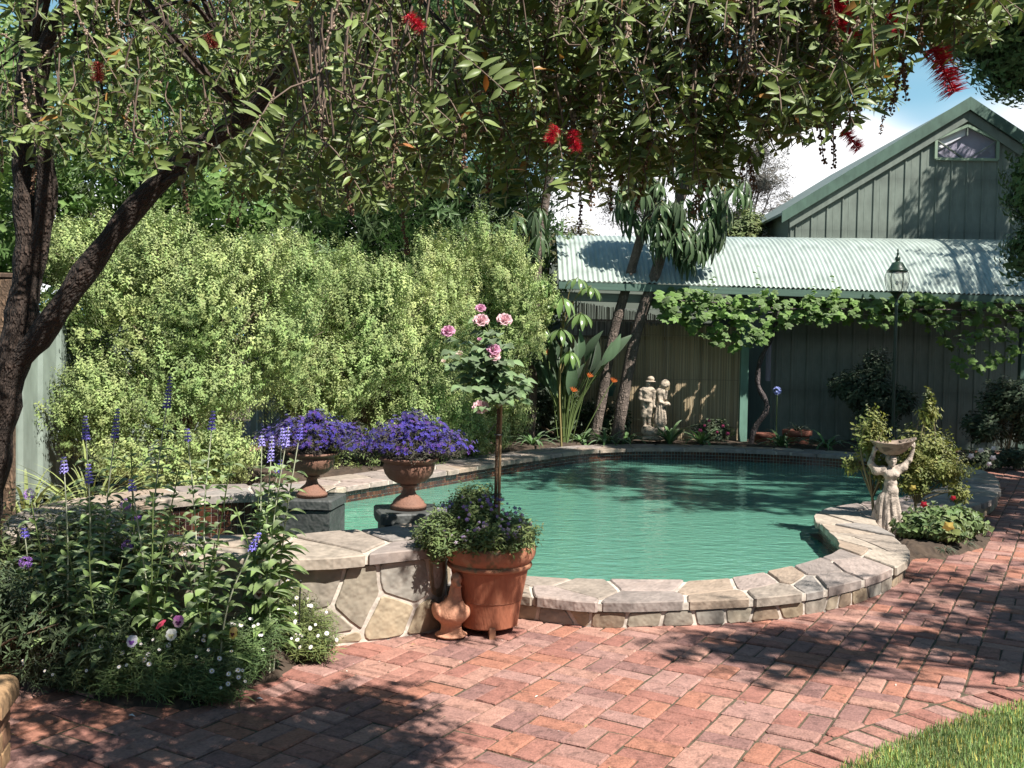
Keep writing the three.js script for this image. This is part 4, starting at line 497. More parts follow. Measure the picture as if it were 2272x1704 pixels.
// crown of leaf sprays over overlapping lobes; lobes: [x,y,z,rx,ry,rz,weight]
function crown(parent, lobes, n, geos, mat, r, { size = 1, up = 0.5, droop = 0, tint = null, inner = 0.5, name = 'crown', lump = 0.25, out = 1 } = {}) {
  const tot = lobes.reduce((s, l) => s + (l[6] ?? l[3] * l[4]), 0), ms = [], cs = [];
  const bumps = lobes.map(() => [...Array(26)].map(() => [rdir(r), 0.5 + r()]));
  for (let k = 0; k < n; k++) {
    let q = r() * tot, li = 0; while (q > (lobes[li][6] ?? lobes[li][3] * lobes[li][4]) && li < lobes.length - 1) { q -= lobes[li][6] ?? lobes[li][3] * lobes[li][4]; li++; } const l = lobes[li];
    const d = rdir(r); let b = 0; for (const [bd, w] of bumps[li]) b = Math.max(b, sstep(d.dot(bd), 0.8, 1) * w); const depth = Math.pow(r(), 1.6) * inner, R = (1 - lump + lump * 1.3 * b) * (1 - depth) + (r() - 0.5) * 0.05;
    const p = V(l[0] + d.x * l[3] * R, l[1] + d.y * l[4] * R, l[2] + d.z * l[5] * R); if (p.y < 0.06) continue;
    let skip = false; for (let j = 0; j < lobes.length; j++) if (j !== li) { const o = lobes[j], e = ((p.x - o[0]) / o[3]) ** 2 + ((p.y - o[1]) / o[4]) ** 2 + ((p.z - o[2]) / o[5]) ** 2; if (e < 0.35) { skip = r() < 0.75; break; } } if (skip) continue;
    const dir = V(d.x * out + (r() - 0.5) * 0.9, d.y * out + up - droop + (r() - 0.5) * 0.7, d.z * out + (r() - 0.5) * 0.9), g = size * (0.7 + 0.6 * r());
    ms.push(orient(p, dir, V(r() - 0.5, 1, r() - 0.5), V(g * (0.8 + 0.4 * r()), g * (0.85 + 0.3 * r()), g * (0.8 + 0.4 * r())))); const kk = (0.72 + 0.5 * r()), y = r(); cs.push(tint ? tint(r, p, depth, kk, y) : C(kk * (0.9 + 0.3 * y), kk, kk * 0.9));
  }
  inst(name, geos[0], mat, ms, cs, parent);
}
function branches(parent, base, lobes, r, mat, { r0 = 0.05, per = 3, r1 = 0.008, name = 'branch' } = {}) {
  const gs = []; for (const l of lobes) for (let i = 0; i < per; i++) { const d = rdir(r); d.y = Math.abs(d.y) * 0.8; const e = V(l[0] + d.x * l[3] * 0.75, l[1] + d.y * l[4] * 0.7, l[2] + d.z * l[5] * 0.75), m = V(lerp(base.x, e.x, 0.45) + (r() - 0.5) * 0.2, lerp(base.y, e.y, 0.6), lerp(base.z, e.z, 0.45) + (r() - 0.5) * 0.2); const pts = curve([base, m, e], 8); gs.push(tube(pts, pts.map((_, k) => lerp(r0, r1, k / 8)), 6)); }
  const m = part(name, gs, mat, parent); m.userData.kind = 'stuff'; return m;
}
{ // bottlebrush tree: forked trunk at the side, crown arching overhead across the view
  const r = rng(2024), t = thing('bottlebrush_tree', 'dark forked bottlebrush tree arching over the garden with red brush flowers', 'tree', [0, 0, 0]);
  const bm = barkM(0.062, 0.04, 0.03), limb = (name, pts, r0, r1, n = 26, seg = 14) => { const c = curve(pts.map(p => V(...p)), n), g = tube(c, c.map((_, i) => lerp(r0, r1, i / n) * (1 + 0.09 * Math.sin(i * 1.7) + (r() - 0.5) * 0.08)), seg, 0.10, r, 1.5); return part(name, g, bm, t); };
  limb('trunk', [[-2.78, -0.05, -4.8], [-2.62, 0.45, -4.72], [-2.46, 0.95, -4.63], [-2.37, 1.3, -4.6], [-2.29, 1.6, -4.6], [-2.25, 1.9, -4.62]], 0.125, 0.062);
  limb('limb', [[-2.27, 1.72, -4.6], [-2.25, 2.0, -4.62], [-2.28, 2.35, -4.65], [-2.27, 2.8, -4.66], [-2.25, 3.2, -4.66], [-2.15, 3.75, -4.6]], 0.062, 0.038);
  limb('limb', [[-2.26, 1.75, -4.62], [-2.22, 1.98, -4.63], [-2.15, 2.3, -4.6], [-2.17, 2.62, -4.55], [-2.12, 2.9, -4.5], [-1.9, 3.18, -4.42], [-1.5, 3.65, -4.2]], 0.05, 0.032);
  limb('limb', [[-2.33, 1.47, -4.6], [-2.17, 1.61, -4.55], [-1.94, 1.91, -4.5], [-1.7, 2.22, -4.5], [-1.44, 2.46, -4.48], [-1.22, 2.6, -4.44], [-1.06, 2.75, -4.4], [-0.95, 2.97, -4.36], [-0.82, 3.2, -4.3], [-0.4, 3.5, -4.2], [0.3, 3.62, -4.1]], 0.058, 0.028, 40);
  limb('limb', [[-2.26, 2.9, -4.66], [-2.08, 3.05, -4.4], [-1.9, 3.25, -4.2]], 0.026, 0.02, 10, 8); limb('limb', [[-1.62, 2.3, -4.5], [-1.54, 2.33, -4.44], [-1.47, 2.35, -4.40]], 0.012, 0.009, 6, 7);
  // secondary branches over the canopy, then sprigs hanging from them
  const LOW = [[-0.7, 0.2], [-0.5, 0.175], [-0.36, 0.16], [-0.2, 0.13], [0, 0.14], [0.1, 0.15], [0.2, 0.17], [0.255, 0.205], [0.32, 0.225], [0.38, 0.26], [0.44, 0.32], [0.6, 0.5]];
  const low = (x, z) => { const q = x / -z; let k = 0; while (k < LOW.length - 2 && LOW[k + 1][0] < q) k++; return 1.6 - z * lerp(LOW[k][1], LOW[k + 1][1], clamp((q - LOW[k][0]) / (LOW[k + 1][0] - LOW[k][0]), 0, 1)); };
  const zAt = x => x > 0.5 ? -2.35 - r() * 0.7 : x > -0.55 ? -2.45 - r() * 0.7 : r() < 0.8 ? -4.65 - r() * 0.9 : -3.1 - r() * 1.2;
  const src = [V(-2.2, 3.4, -4.6), V(-1.6, 3.55, -4.25), V(-0.7, 3.3, -4.28), V(0.3, 3.62, -4.1), V(-1.2, 2.62, -4.44), V(-1.9, 3.2, -4.42)], sec = [], twigs = [];
  for (let i = 0; i < 64; i++) { const s = src[Math.floor(r() * src.length)], x = -3.0 + 4.55 * ((i + r()) / 64), z = zAt(x), e = V(x, low(x, z) + 0.35 + r() * 0.75, z), m = V(lerp(s.x, e.x, 0.5), Math.max(s.y, e.y) + 0.25 * r(), lerp(s.z, e.z, 0.5)); const c = curve([s, m, e], 14); sec.push(c); twigs.push(tube(c, c.map((_, k) => lerp(0.016, 0.0045, k / 14)), 6)); }
  const br = part('branch', twigs, bm, t); br.userData.kind = 'stuff';
  const lm = leafMat('bottlebrush_leaf', C(0.135, 0.19, 0.038), { transmission: 0.3, clearcoat: 0.5, clearcoatRoughness: 0.38 }), lg = [leafGeo(0.064, 0.019, { segs: 5, fold: 0.16, curl: 0.2 }), leafGeo(0.057, 0.020, { segs: 5, fold: 0.22, curl: 0.35 })];
  const list = [], thin = [], seeds = [], cap = new THREE.IcosahedronGeometry(0.0042, 0), seedM = [];
  const spent = leafMat('old_leaf', C(0.34, 0.12, 0.02));
  for (let i = 0; i < 2900; i++) {
    const over = i >= 2810; let x = over ? 1.1 + r() * 0.5 : -2.7 + Math.pow(r(), 0.85) * 4.2, z = over ? -4.1 - r() * 0.4 : zAt(x); if (x / -z > 0.46) x = -z * 0.46 * (0.9 + 0.1 * r()); const lo = low(x, z), h = r(), s = V(x, lo + 0.14 + Math.pow(h, 1.0) * (0.24 - 0.19 * z), z); if (s.y > 3.5 || (x < -0.75 && r() < 0.05) || !over && nB(x * 4.5 + 20, s.y * 4.5 - z * 2 + 20, 64) < (x < -0.4 ? 0.40 : x < 0.2 ? 0.36 : 0.31)) continue;
    let len = 0.12 + r() * 0.26; len = Math.min(len, Math.max(0.14, (s.y - lo) * 1.05));
    const side = V((r() - 0.5) * 1.7 + 0.2, -0.75 + (r() - 0.4) * 0.9, (r() - 0.5) * 1.5), e = s.clone().addScaledVector(side.normalize(), len), mid = s.clone().lerp(e, 0.5).add(V((r() - 0.5) * 0.06, 0.04, (r() - 0.5) * 0.06)), up = s.clone().addScaledVector(V((r() - 0.5) * 0.6, 1, (r() - 0.5) * 0.6).normalize(), 0.06 + 0.14 * r()), path = new THREE.CatmullRomCurve3([up, s, mid, e]), pts = path.getPoints(7);
    thin.push(tube(pts, pts.map((_, k) => lerp(0.0034, 0.0014, k / 7)), 4)); const n = Math.round(len * 48 + 7), bare = 0.4 + r() * 0.25, sz = (0.8 + 0.5 * r()) * (z > -3.2 ? 0.68 : 0.92);
    for (let k = 0; k < n; k++) { const u = Math.min(1, bare + (1 - bare) * (k + r() * 0.5) / n), p = path.getPointAt(u), tan = path.getTangentAt(u), o = rdir(r); o.addScaledVector(tan, -o.dot(tan)).normalize(); const dir = tan.clone().multiplyScalar(0.1 + 0.6 * u * r()).addScaledVector(o, 1.0).add(V(0, 0.12, 0)); list.push({ m: orient(p, dir, V((r() - 0.5) * 1.8 + 0.25, (r() - 0.5) * 1.4 + 0.45, (r() - 0.5) * 1.4 + 0.65), sz * (0.75 + 0.5 * r())), c: r(), mat: r() < 0.012 ? spent : undefined, tint: r() < 0.01 ? C(2.4, 0.8, 0.4) : undefined }); }
    if (r() < 0.28) for (let k = 0; k < 34; k++) { const u = 0.05 + bare * r(), p = path.getPointAt(Math.min(u, 1)); seedM.push(new THREE.Matrix4().makeTranslation(p.x + (r() - 0.5) * 0.013, p.y + (r() - 0.5) * 0.01, p.z + (r() - 0.5) * 0.013)); }
    if (r() < 0.06) { const a = e.clone(), b = e.clone().add(V((r() - 0.5) * 0.06, -0.09 - r() * 0.05, (r() - 0.5) * 0.06)); for (let k = 0; k < 46; k++) { const p = a.clone().lerp(b, r()), o = rdir(r); seeds.push(new THREE.Matrix4().makeScale(0.85, 0.85, 0.85).setPosition(p.addScaledVector(o, 0.007))); } thin.push(tube([a, b], [0.002, 0.0012], 4)); }
  }
  // crown above the frame that shades the bed and the near paving
  for (let i = 0; i < 120; i++) { const left = i < 120, s = left ? V(-4.2 + r() * 3.0, 3.4 + r() * 0.9, -2.4 - r() * 2.6) : V(-0.4 + r() * 1.7, 3.0 + r() * 0.6, -1.7 - r() * 1.1), n = 16; for (let k = 0; k < n; k++) { const o = rdir(r); list.push({ m: orient(s.clone().addScaledVector(o, 0.16 * r()), o, V(0, 1, 0), 0.8 + 0.5 * r()), c: r() }); } }
  tag(part('twig', thin, std(C(0.15, 0.105, 0.08), 0.85), t), null, null, null, 'stuff');
  inst('seed_capsules', cap, std(C(0.34, 0.25, 0.19), 0.9), seedM, null, t); inst('old_flower_spikes', cap, std(C(0.15, 0.085, 0.05), 0.9), seeds, null, t);
  leaves('leaf', lg, lm, list, t, 300, 'foliage');
  // red brush flowers
  const flower = (L, R, n) => { const s = new Soup(); for (let k = 0; k < n; k++) { const y = r() * L, a = r() * 2 * PI, d = V(Math.cos(a), 0.25 - r() * 0.2, Math.sin(a)), q = R * (0.75 + 0.4 * r()), b = V(d.x * 0.003, y, d.z * 0.003), e = V(d.x * q, y + d.y * q + (r() - 0.5) * 0.008, d.z * q), w = V(-d.z, 0.3, d.x).multiplyScalar(0.0009); s.t(s.v(b.clone().add(w)), s.v(b.clone().sub(w)), s.v(e)); s.t(s.v(b.clone().add(V(0, 0.0009, 0))), s.v(b.clone().sub(V(0, 0.0009, 0))), s.v(e)); } return merge([s.geo(), tube([V(0, 0, 0), V(0, L, 0)], [0.004, 0.002], 5)]); };
  const red = new THREE.MeshPhysicalMaterial({ color: C(0.60, 0.015, 0.045), roughness: 0.95, transmission: 0.3, thickness: 0 }), dull = std(C(0.26, 0.05, 0.035), 0.9), fg = [flower(0.10, 0.036, 420), flower(0.075, 0.03, 300)];
  for (const [x, y, z, dx, dy, dz, k, d] of [[1.30, 2.57, -3.15, 0.45, -1, 0.1, 1.25], [1.01, 2.30, -3.1, 0.6, -0.8, 0.1, 0.85], [0.95, 2.68, -3.05, 0.3, -0.8, 0.2, 1.1], [0.16, 2.24, -2.9, 0.2, -1, 0.2, 0.7], [0.115, 2.245, -2.88, -0.4, -0.8, 0.2, 0.6], [-0.32, 2.56, -2.9, 0.6, -0.6, 0.2, 0.7], [-1.42, 2.55, -3.4, 0.1, -1, 0.2, 0.75, 1], [-1.05, 2.65, -3.4, 0.4, -0.7, 0.1, 0.6, 1], [1.10, 2.62, -3.0, 0.2, -0.6, 0.3, 0.8]]) place(part('flower', fg[k > 0.9 ? 0 : 1], d ? dull : red, t), orient(V(x * 0.8, (y - 1.6) * 0.8 + 1.6, z * 0.8), V(dx, dy, dz), V(0, 0, 1), k));
}
// lime-green pittosporum shrubs
{
  const r = rng(555), pg = [clusterGeo(11, 0.030, 0.016, 1.5, r, { gap: 0.011 }), clusterGeo(10, 0.033, 0.017, 1.3, r, { gap: 0.013 }), clusterGeo(13, 0.027, 0.0145, 1.7, r, { gap: 0.01 })], pm = leafMat('pittosporum_leaf', C(0.275, 0.36, 0.13), { clearcoat: 0.3, transmission: 0.3 }), tw = std(C(0.20, 0.15, 0.11), 0.9);
  const tint = (q, p, depth, k, y) => { const t = q() < 0.25 ? 1.25 : 1, a = nA(p.x * 1.8 + 30, p.y * 1.8 + p.z + 30, 64), n = 0.72 + 0.5 * a; return C(k * (0.85 + 0.4 * y) * t * n, k * (0.95 + 0.15 * y) * t * (0.8 + 0.33 * a), k * (0.8 + 0.3 * y) * t * n); };
  const mk = (label, main, n, base) => { const s = thing('pittosporum_shrub', label, 'shrub'), lobes = main.flatMap(l => [[l[0], l[1], l[2], l[3] * 0.86, l[4] * 0.86, l[5] * 0.86, l[3] * l[4] * 1.2], ...[...Array(9)].map(() => { const d = rdir(r); d.z = Math.abs(d.z); d.y = d.y * 0.7 + 0.3; d.normalize(); const q = 0.34 + 0.2 * r(); return [l[0] + d.x * l[3] * 0.76, Math.max(0.3, l[1] + d.y * l[4] * 0.76), l[2] + d.z * l[5] * 0.76, l[3] * q, l[4] * q, l[5] * q, l[3] * l[4] * q * q * 2.2]; })]); crown(s, lobes, n, pg, pm, r, { size: 1.25, up: 0.45, tint, inner: 0.42, lump: 0.44 }); branches(s, V(...base), lobes, r, tw, { r0: 0.018, per: 1, r1: 0.004 }); part('trunk', tube([V(base[0], -0.02, base[2]), V(...base)], [0.05, 0.035], 8), tw, s); };
  mk('lime green pittosporum shrub spreading in front of the metal fence', [[-4.0, 1.75, -11.0, 1.0, 1.2, 0.9], [-3.1, 1.5, -10.9, 0.95, 1.35, 0.9], [-3.6, 0.8, -10.6, 1.15, 0.8, 0.9], [-4.7, 2.4, -11.6, 0.7, 0.7, 0.7], [-2.7, 2.3, -11.4, 0.6, 0.6, 0.6], [-3.35, 0.45, -9.9, 0.75, 0.5, 0.6]], 19000, [-3.6, 0.5, -11]);
  mk('rounded lime pittosporum shrub behind the two urns at the pool edge', [[-1.75, 1.75, -12.7, 1.0, 1.15, 0.9], [-2.15, 1.0, -12.2, 0.8, 1.0, 0.7], [-1.35, 1.0, -12.6, 0.75, 0.95, 0.65], [-2.55, 1.75, -12.3, 0.6, 0.85, 0.6], [-2.6, 2.3, -13.0, 0.7, 0.8, 0.6], [-0.95, 1.7, -13.2, 0.55, 0.9, 0.55]], 17000, [-1.8, 0.5, -12.8]);
  mk('taller pittosporum shrub in half shade between the rounded one and the umbrella trunks', [[-0.55, 2.3, -14.6, 0.8, 1.25, 0.7], [-0.25, 1.2, -14.7, 0.7, 1.1, 0.6], [-1.1, 2.4, -14.2, 0.6, 0.9, 0.6], [0.1, 2.35, -15.2, 0.5, 0.85, 0.5]], 10000, [-0.5, 0.5, -14.9]);
  mk('low dark pittosporum shrub at the far pool edge behind the rose stem', [[-0.72, 0.5, -13.4, 0.42, 0.45, 0.38], [-0.42, 0.42, -13.9, 0.38, 0.36, 0.36]], 2200, [-0.65, 0.15, -13.6]);
}
// dense dark trees behind the fence and shrubs
{
  const r = rng(808), g1 = [clusterGeo(8, 0.17, 0.045, 1.2, r, { gap: 0.02, curl: 0.6 }), clusterGeo(7, 0.15, 0.05, 1.0, r, { gap: 0.022, curl: 0.5 })], m1 = leafMat('drooping_leaf', C(0.075, 0.15, 0.045), { clearcoat: 0.35 }), g2 = [clusterGeo(8, 0.12, 0.055, 1.4, r, { gap: 0.016 }), clusterGeo(7, 0.13, 0.06, 1.2, r, { gap: 0.018 })], m2 = leafMat('broad_leaf', C(0.12, 0.225, 0.05), { clearcoat: 0.3 }), bm = barkM(0.13, 0.10, 0.08);
  const mk = (label, lobes, n, geos, mat, base, droop) => { const s = thing('broadleaf_tree', label, 'tree'); crown(s, lobes, n, geos, mat, r, { size: 1.15, up: 0.1, droop, inner: 0.55, lump: 0.35 }); branches(s, V(...base), lobes, r, bm, { r0: 0.06, per: 5, r1: 0.01 }); part('trunk', tube([V(base[0] + 0.1, -0.02, base[2]), V(...base)], [0.15, 0.11], 10), bm, s); };
  mk('dark tree with long drooping leaves behind the rounded pittosporum', [[-1.9, 4.1, -16.2, 1.7, 1.7, 1.1], [-0.5, 5.2, -16.6, 1.5, 1.5, 1.1], [-2.9, 5.6, -16.4, 1.7, 1.5, 1.2], [-1.0, 3.0, -16, 1.2, 0.9, 0.9], [-1.4, 6.8, -17, 2.2, 1.4, 1.3], [-0.2, 3.9, -17, 0.9, 1.0, 0.8], [-3.0, 3.5, -15.8, 1.2, 1.2, 0.9], [-3.3, 2.0, -15.6, 1.2, 1.1, 0.8], [-0.2, 2.2, -16.8, 0.9, 1.2, 0.7], [-2.2, 2.5, -17.5, 2.2, 1.5, 0.5], [0.1, 2.4, -17.6, 1.0, 1.5, 0.4]], 9000, g1, m1, [-1.6, 2.0, -16.6], 0.75);
  mk('bright broad-leaved tree filling the view behind the forked trunk and fence', [[-5.8, 4.0, -14.8, 1.8, 1.7, 1.2], [-4.2, 3.4, -14.6, 1.4, 1.4, 1.1], [-7.2, 4.6, -14.2, 1.7, 1.8, 1.3], [-5.0, 5.8, -15.4, 2.0, 1.6, 1.3], [-7.0, 2.6, -13.4, 1.3, 1.4, 1.0], [-3.6, 5.0, -15.6, 1.4, 1.3, 1.1], [-5.4, 2.4, -17.3, 2.4, 1.5, 0.5]], 6400, g2, m2, [-5.4, 1.8, -15], 0.25);
  mk('bright leafy tree beyond the metal fence at the edge of the view', [[-7.4, 3.0, -10.6, 1.5, 1.6, 1.4], [-6.6, 4.4, -11.5, 1.5, 1.4, 1.3], [-8.2, 4.8, -10.6, 1.5, 1.5, 1.3], [-5.9, 2.6, -9.6, 0.8, 0.8, 1.2]], 3200, g2, m2, [-7.3, 1.5, -11], 0.2);
  // neighbour's white roof corner glimpsed between them
  const nb = thing('neighbour_roof', 'scrap of white metal roof glimpsed between the tree and the shrubs', 'roof'), w = part('roof_sheet', box(1.1, 0.03, 0.8, -3.95, 3.27, -15.6), std(C(0.7, 0.7, 0.72), 0.5), nb); w.rotation.z = -0.04; part('roof_edge', box(1.1, 0.16, 0.03, -3.95, 3.04, -15.2), std(C(0.05, 0.045, 0.04), 0.7), nb);
}
// umbrella trees: leaning trunks with whorls of drooping leaflets, and a young one
{
  const r = rng(66), um = leafMat('umbrella_leaf', C(0.05, 0.10, 0.028), { clearcoat: 0.45, clearcoatRoughness: 0.3 }), ym = leafMat('young_umbrella_leaf', C(0.15, 0.27, 0.055), { clearcoat: 0.9, clearcoatRoughness: 0.22, transmission: 0.4 }), bm = barkM(0.24, 0.19, 0.165), stemM = std(C(0.20, 0.16, 0.06), 0.7);
  const whorl = (n, L, W, drop) => { const gs = []; for (let i = 0; i < n; i++) { const a = i / n * 2 * PI + r() * 0.2, d = V(Math.cos(a), -drop, Math.sin(a)), g = leafGeo(L * (0.85 + 0.3 * r()), W, { segs: 6, fold: 0.14, curl: 0.5, at: 0.5, wave: 0.03, stem: 0.05 }); g.applyMatrix4(orient(V(0, 0, 0), d, V(d.x * 0.3, 1, d.z * 0.3))); gs.push(g); } return merge(gs); };
  const W1 = [whorl(9, 0.36, 0.062, 0.9), whorl(8, 0.32, 0.06, 0.6), whorl(10, 0.38, 0.062, 1.4)];
  const tree = (label, trunks, heads, rad) => { const t = thing('umbrella_tree', label, 'tree'); for (const [pts, a, b] of trunks) { const c = curve(pts.map(p => V(...p)), 20); part('trunk', tube(c, c.map((_, i) => lerp(a, b, i / 20) * (1 + 0.05 * Math.sin(i * 2.1))), 12, 0.05, r, 1), bm, t); }
    for (const [x, y, z, n, R] of heads) for (let i = 0; i < n; i++) { const d = rdir(r), p = V(x + d.x * R, y + d.y * R * 0.85, z + d.z * R * 0.8), pet = part('leaf_stalk', tube([V(x + d.x * 0.05, y - 0.1, z), V(lerp(x, p.x, 0.5), lerp(y, p.y, 0.5) + 0.06, lerp(z, p.z, 0.5)), p], [0.009, 0.007, 0.005], 5), stemM, t); place(part('leaf', W1[i % 3], [um, shade(um, 1.3), shade(um, 0.75)][i % 3], t), orient(p, V(d.x * 0.35, 1, d.z * 0.35), V(Math.cos(i), 0, Math.sin(i)), 0.85 + 0.4 * r())); } };
  tree('twin-trunked umbrella tree with drooping dark leaflets leaning before the bamboo screen', [[[[1.35, 0.1, -16.3], [1.5, 1.0, -16.3], [1.63, 1.85, -16.3], [1.85, 2.7, -16.3], [2.05, 3.45, -16.3], [2.3, 4.3, -16.3]], 0.09, 0.07], [[[1.7, 0.1, -16.1], [1.8, 0.8, -16.15], [2.0, 1.9, -16.2], [2.3, 2.9, -16.2], [2.5, 3.6, -16.2], [2.85, 4.6, -16.2]], 0.105, 0.075]], [[2.5, 3.75, -16.0, 22, 0.38], [2.05, 4.15, -16.2, 20, 0.42], [2.95, 3.85, -16.1, 22, 0.42], [3.35, 4.3, -16.0, 14, 0.4], [2.75, 3.4, -15.9, 14, 0.26], [2.4, 4.7, -16.3, 18, 0.5], [3.1, 4.9, -16.2, 14, 0.5]]);
  tree('slender umbrella tree whose pale trunk rises behind the tall pittosporum', [[[[0.3, 0.1, -16.2], [0.35, 1.6, -16.1], [0.38, 3.07, -16], [0.55, 4.4, -16], [0.8, 5.4, -16]], 0.085, 0.06]], [[0.85, 5.6, -16, 16, 0.6], [0.25, 3.55, -15.7, 9, 0.4], [1.3, 5.1, -16.1, 10, 0.45]]);
  const y = thing('umbrella_plant', 'young umbrella plant with glossy bright leaf whorls beside the bird-of-paradise', 'plant', [0.78, 0.12, -15.35]), YW = [whorl(9, 0.27, 0.085, 0.75), whorl(8, 0.25, 0.08, 0.5)]; part('stem', tube(curve([V(0, 0, 0), V(-0.05, 1.0, 0), V(0, 1.9, 0)], 8), Array(9).fill(0.018), 7), stemM, y);
  [[-0.38, 2.6, 0.1], [0.2, 2.62, 0], [-0.04, 2.32, 0.2], [0.26, 2.08, 0.1], [-0.36, 1.86, 0.15], [-0.06, 1.83, 0.3], [-0.24, 2.3, 0.05], [0.42, 2.5, -0.1], [0.1, 1.5, 0.1]].forEach(([a, b, c], i) => { part('leaf_stalk', tube(curve([V(-0.02, Math.min(1.85, b - 0.35), 0), V(a * 0.6, b - 0.08, c * 0.6), V(a, b, c)], 6), Array(7).fill(0.006), 5), stemM, y); place(part('leaf', YW[i % 2], [ym, shade(ym, 0.8)][i % 2], y), orient(V(a, b, c), V(a * 0.3, 1, 0.15), V(Math.cos(i * 2), 0, Math.sin(i * 2)), 0.9 + 0.25 * r())); });
}
// trees beyond the shed and the big tree beside the pool (mostly outside the view, it shades pool, shed and paving)
{
  const r = rng(303), eg = [clusterGeo(6, 0.16, 0.02, 1.6, r, { gap: 0.04, curl: 0.5 })], em = leafMat('gum_leaf', C(0.12, 0.115, 0.105), { transmission: 0.2 }), sg = [clusterGeo(8, 0.11, 0.05, 1.4, r, { gap: 0.015 })], sm = leafMat('shrub_leaf', C(0.13, 0.18, 0.055)), bm = barkM(0.2, 0.17, 0.16);
  const e = thing('gum_tree', 'thin grey-leaved gum tree far behind the shed roof', 'tree'), el = [[8.4, 7.3, -34, 1.1, 0.9, 1], [9.0, 6.3, -34, 0.9, 0.8, 1], [7.6, 6.2, -34, 0.9, 0.7, 1], [8.2, 8.4, -34.5, 1.2, 0.9, 1], [6.2, 8.0, -34, 1.3, 1.2, 1.2], [4.0, 6.6, -34, 1.3, 1.1, 1]]; crown(e, el, 3200, eg, em, r, { size: 1.2, inner: 0.9, droop: 0.3, up: 0 }); branches(e, V(7.6, 3.4, -34), el, r, bm, { r0: 0.06, per: 6, r1: 0.008 }); part('trunk', tube([V(7.4, 0, -34), V(7.6, 3.5, -34)], [0.2, 0.14], 8), bm, e);
  const s1 = thing('bushy_tree', 'sunlit bushy green tree top showing behind the lean-to ridge', 'tree'), sl = [[4.72, 3.85, -20.3, 0.5, 0.8, 0.5], [4.25, 3.6, -20.3, 0.6, 0.7, 0.5], [4.9, 4.1, -20.9, 0.25, 0.55, 0.4]]; crown(s1, sl, 1300, sg, sm, r, { size: 0.9 }); branches(s1, V(4.5, 1.5, -20.4), sl, r, bm, { r0: 0.06 }); part('trunk', tube([V(4.5, 0, -20.4), V(4.5, 1.6, -20.4)], [0.14, 0.1], 8), bm, s1);
  const s2 = thing('bushy_tree', 'brownish bush tops behind the shaded end of the lean-to roof', 'tree'), s2l = [[1.5, 4.0, -25, 1.0, 0.9, 0.8], [0.2, 4.3, -25, 1.0, 1.2, 0.8], [2.6, 3.7, -25, 0.6, 0.6, 0.6]]; crown(s2, s2l, 1100, sg, leafMat('brown_leaf', C(0.12, 0.13, 0.05)), r, { size: 1.2 }); branches(s2, V(1.2, 1.5, -25), s2l, r, bm, { r0: 0.05 }); part('trunk', tube([V(1.2, 0, -25), V(1.2, 1.6, -25)], [0.12, 0.09], 8), bm, s2);
  const ng = 0, kg = [clusterGeo(9, 0.075, 0.04, 1.5, r, { gap: 0.016 }), clusterGeo(8, 0.085, 0.042, 1.3, r, { gap: 0.018 })], km = leafMat('shade_tree_leaf', C(0.075, 0.145, 0.045)), kb = barkM(0.12, 0.09, 0.07);
  const K = thing('shade_tree', 'big dark leafy tree hanging over the shed gable at the upper corner', 'tree'), kl = [[9.3, 6.6, -9.0, 2.3, 1.6, 2.2], [8.2, 5.6, -7.2, 1.7, 1.2, 1.6], [10.2, 6.8, -12.6, 2.2, 1.7, 2.0], [5.85, 6.0, -12.3, 0.85, 0.9, 0.8, 3.4], [6.45, 5.5, -12.3, 0.7, 0.75, 0.7, 2.2], [5.5, 6.6, -12.4, 0.5, 0.6, 0.5, 1.2], [5.2, 6.9, -9.2, 1.5, 0.8, 1.4], [6.6, 6.9, -7.6, 1.4, 0.8, 1.2], [3.4, 7.2, -9.8, 1.2, 0.7, 1.1], [4.6, 7.0, -10.8, 1.3, 0.8, 1.0], [5.45, 5.75, -12.3, 0.5, 0.5, 0.5, 1.0], [6.1, 5.2, -12.3, 0.5, 0.42, 0.5, 0.8], [7.3, 6.6, -12.2, 1.3, 1.2, 1.1], [8.6, 6.3, -12.3, 1.3, 1.2, 1.2], [11.0, 8.0, -17.0, 1.5, 1.5, 1.3], [12, 7.2, -15.4, 2.4, 1.9, 2.0], [8.3, 6.9, -10.6, 1.9, 1.3, 1.6], [6.68, 3.8, -12.9, 0.4, 0.75, 0.4, 0.8], [6.75, 2.95, -13.0, 0.38, 0.45, 0.38, 0.45]];
  crown(K, kl, 16500, kg, km, r, { size: 1.45, up: 0.2, droop: 0.25, inner: 0.7, lump: 0.3 }); branches(K, V(9.6, 3.6, -10.5), kl, r, kb, { r0: 0.1, per: 4, r1: 0.012 }); part('trunk', tube(curve([V(9.8, -0.02, -10.6), V(9.7, 1.8, -10.4), V(9.6, 3.7, -10.5)], 8), [0.26, 0.24, 0.22, 0.21, 0.2, 0.19, 0.18, 0.17, 0.16], 12), kb, K);
  const Ls = thing('garden_tree', 'leafy tree standing on the lawn outside the view, shading the paving', 'tree'), ll = [[5.5, 4.7, -3.1, 1.3, 0.7, 0.8], [6.7, 5.4, -3.7, 1.3, 0.8, 1.0], [7.2, 4.4, -4.8, 1.1, 0.7, 0.9], [4.4, 4.9, -2.9, 0.7, 0.5, 0.5, 0.5]];
  crown(Ls, ll, 1250, kg, km, r, { size: 1.5, inner: 0.9, lump: 0.5 }); branches(Ls, V(6.4, 2.6, -2.8), ll, r, kb, { r0: 0.06, per: 5 }); part('trunk', tube([V(6.6, -0.02, -2.9), V(6.4, 2.7, -2.8)], [0.14, 0.1], 10), kb, Ls);
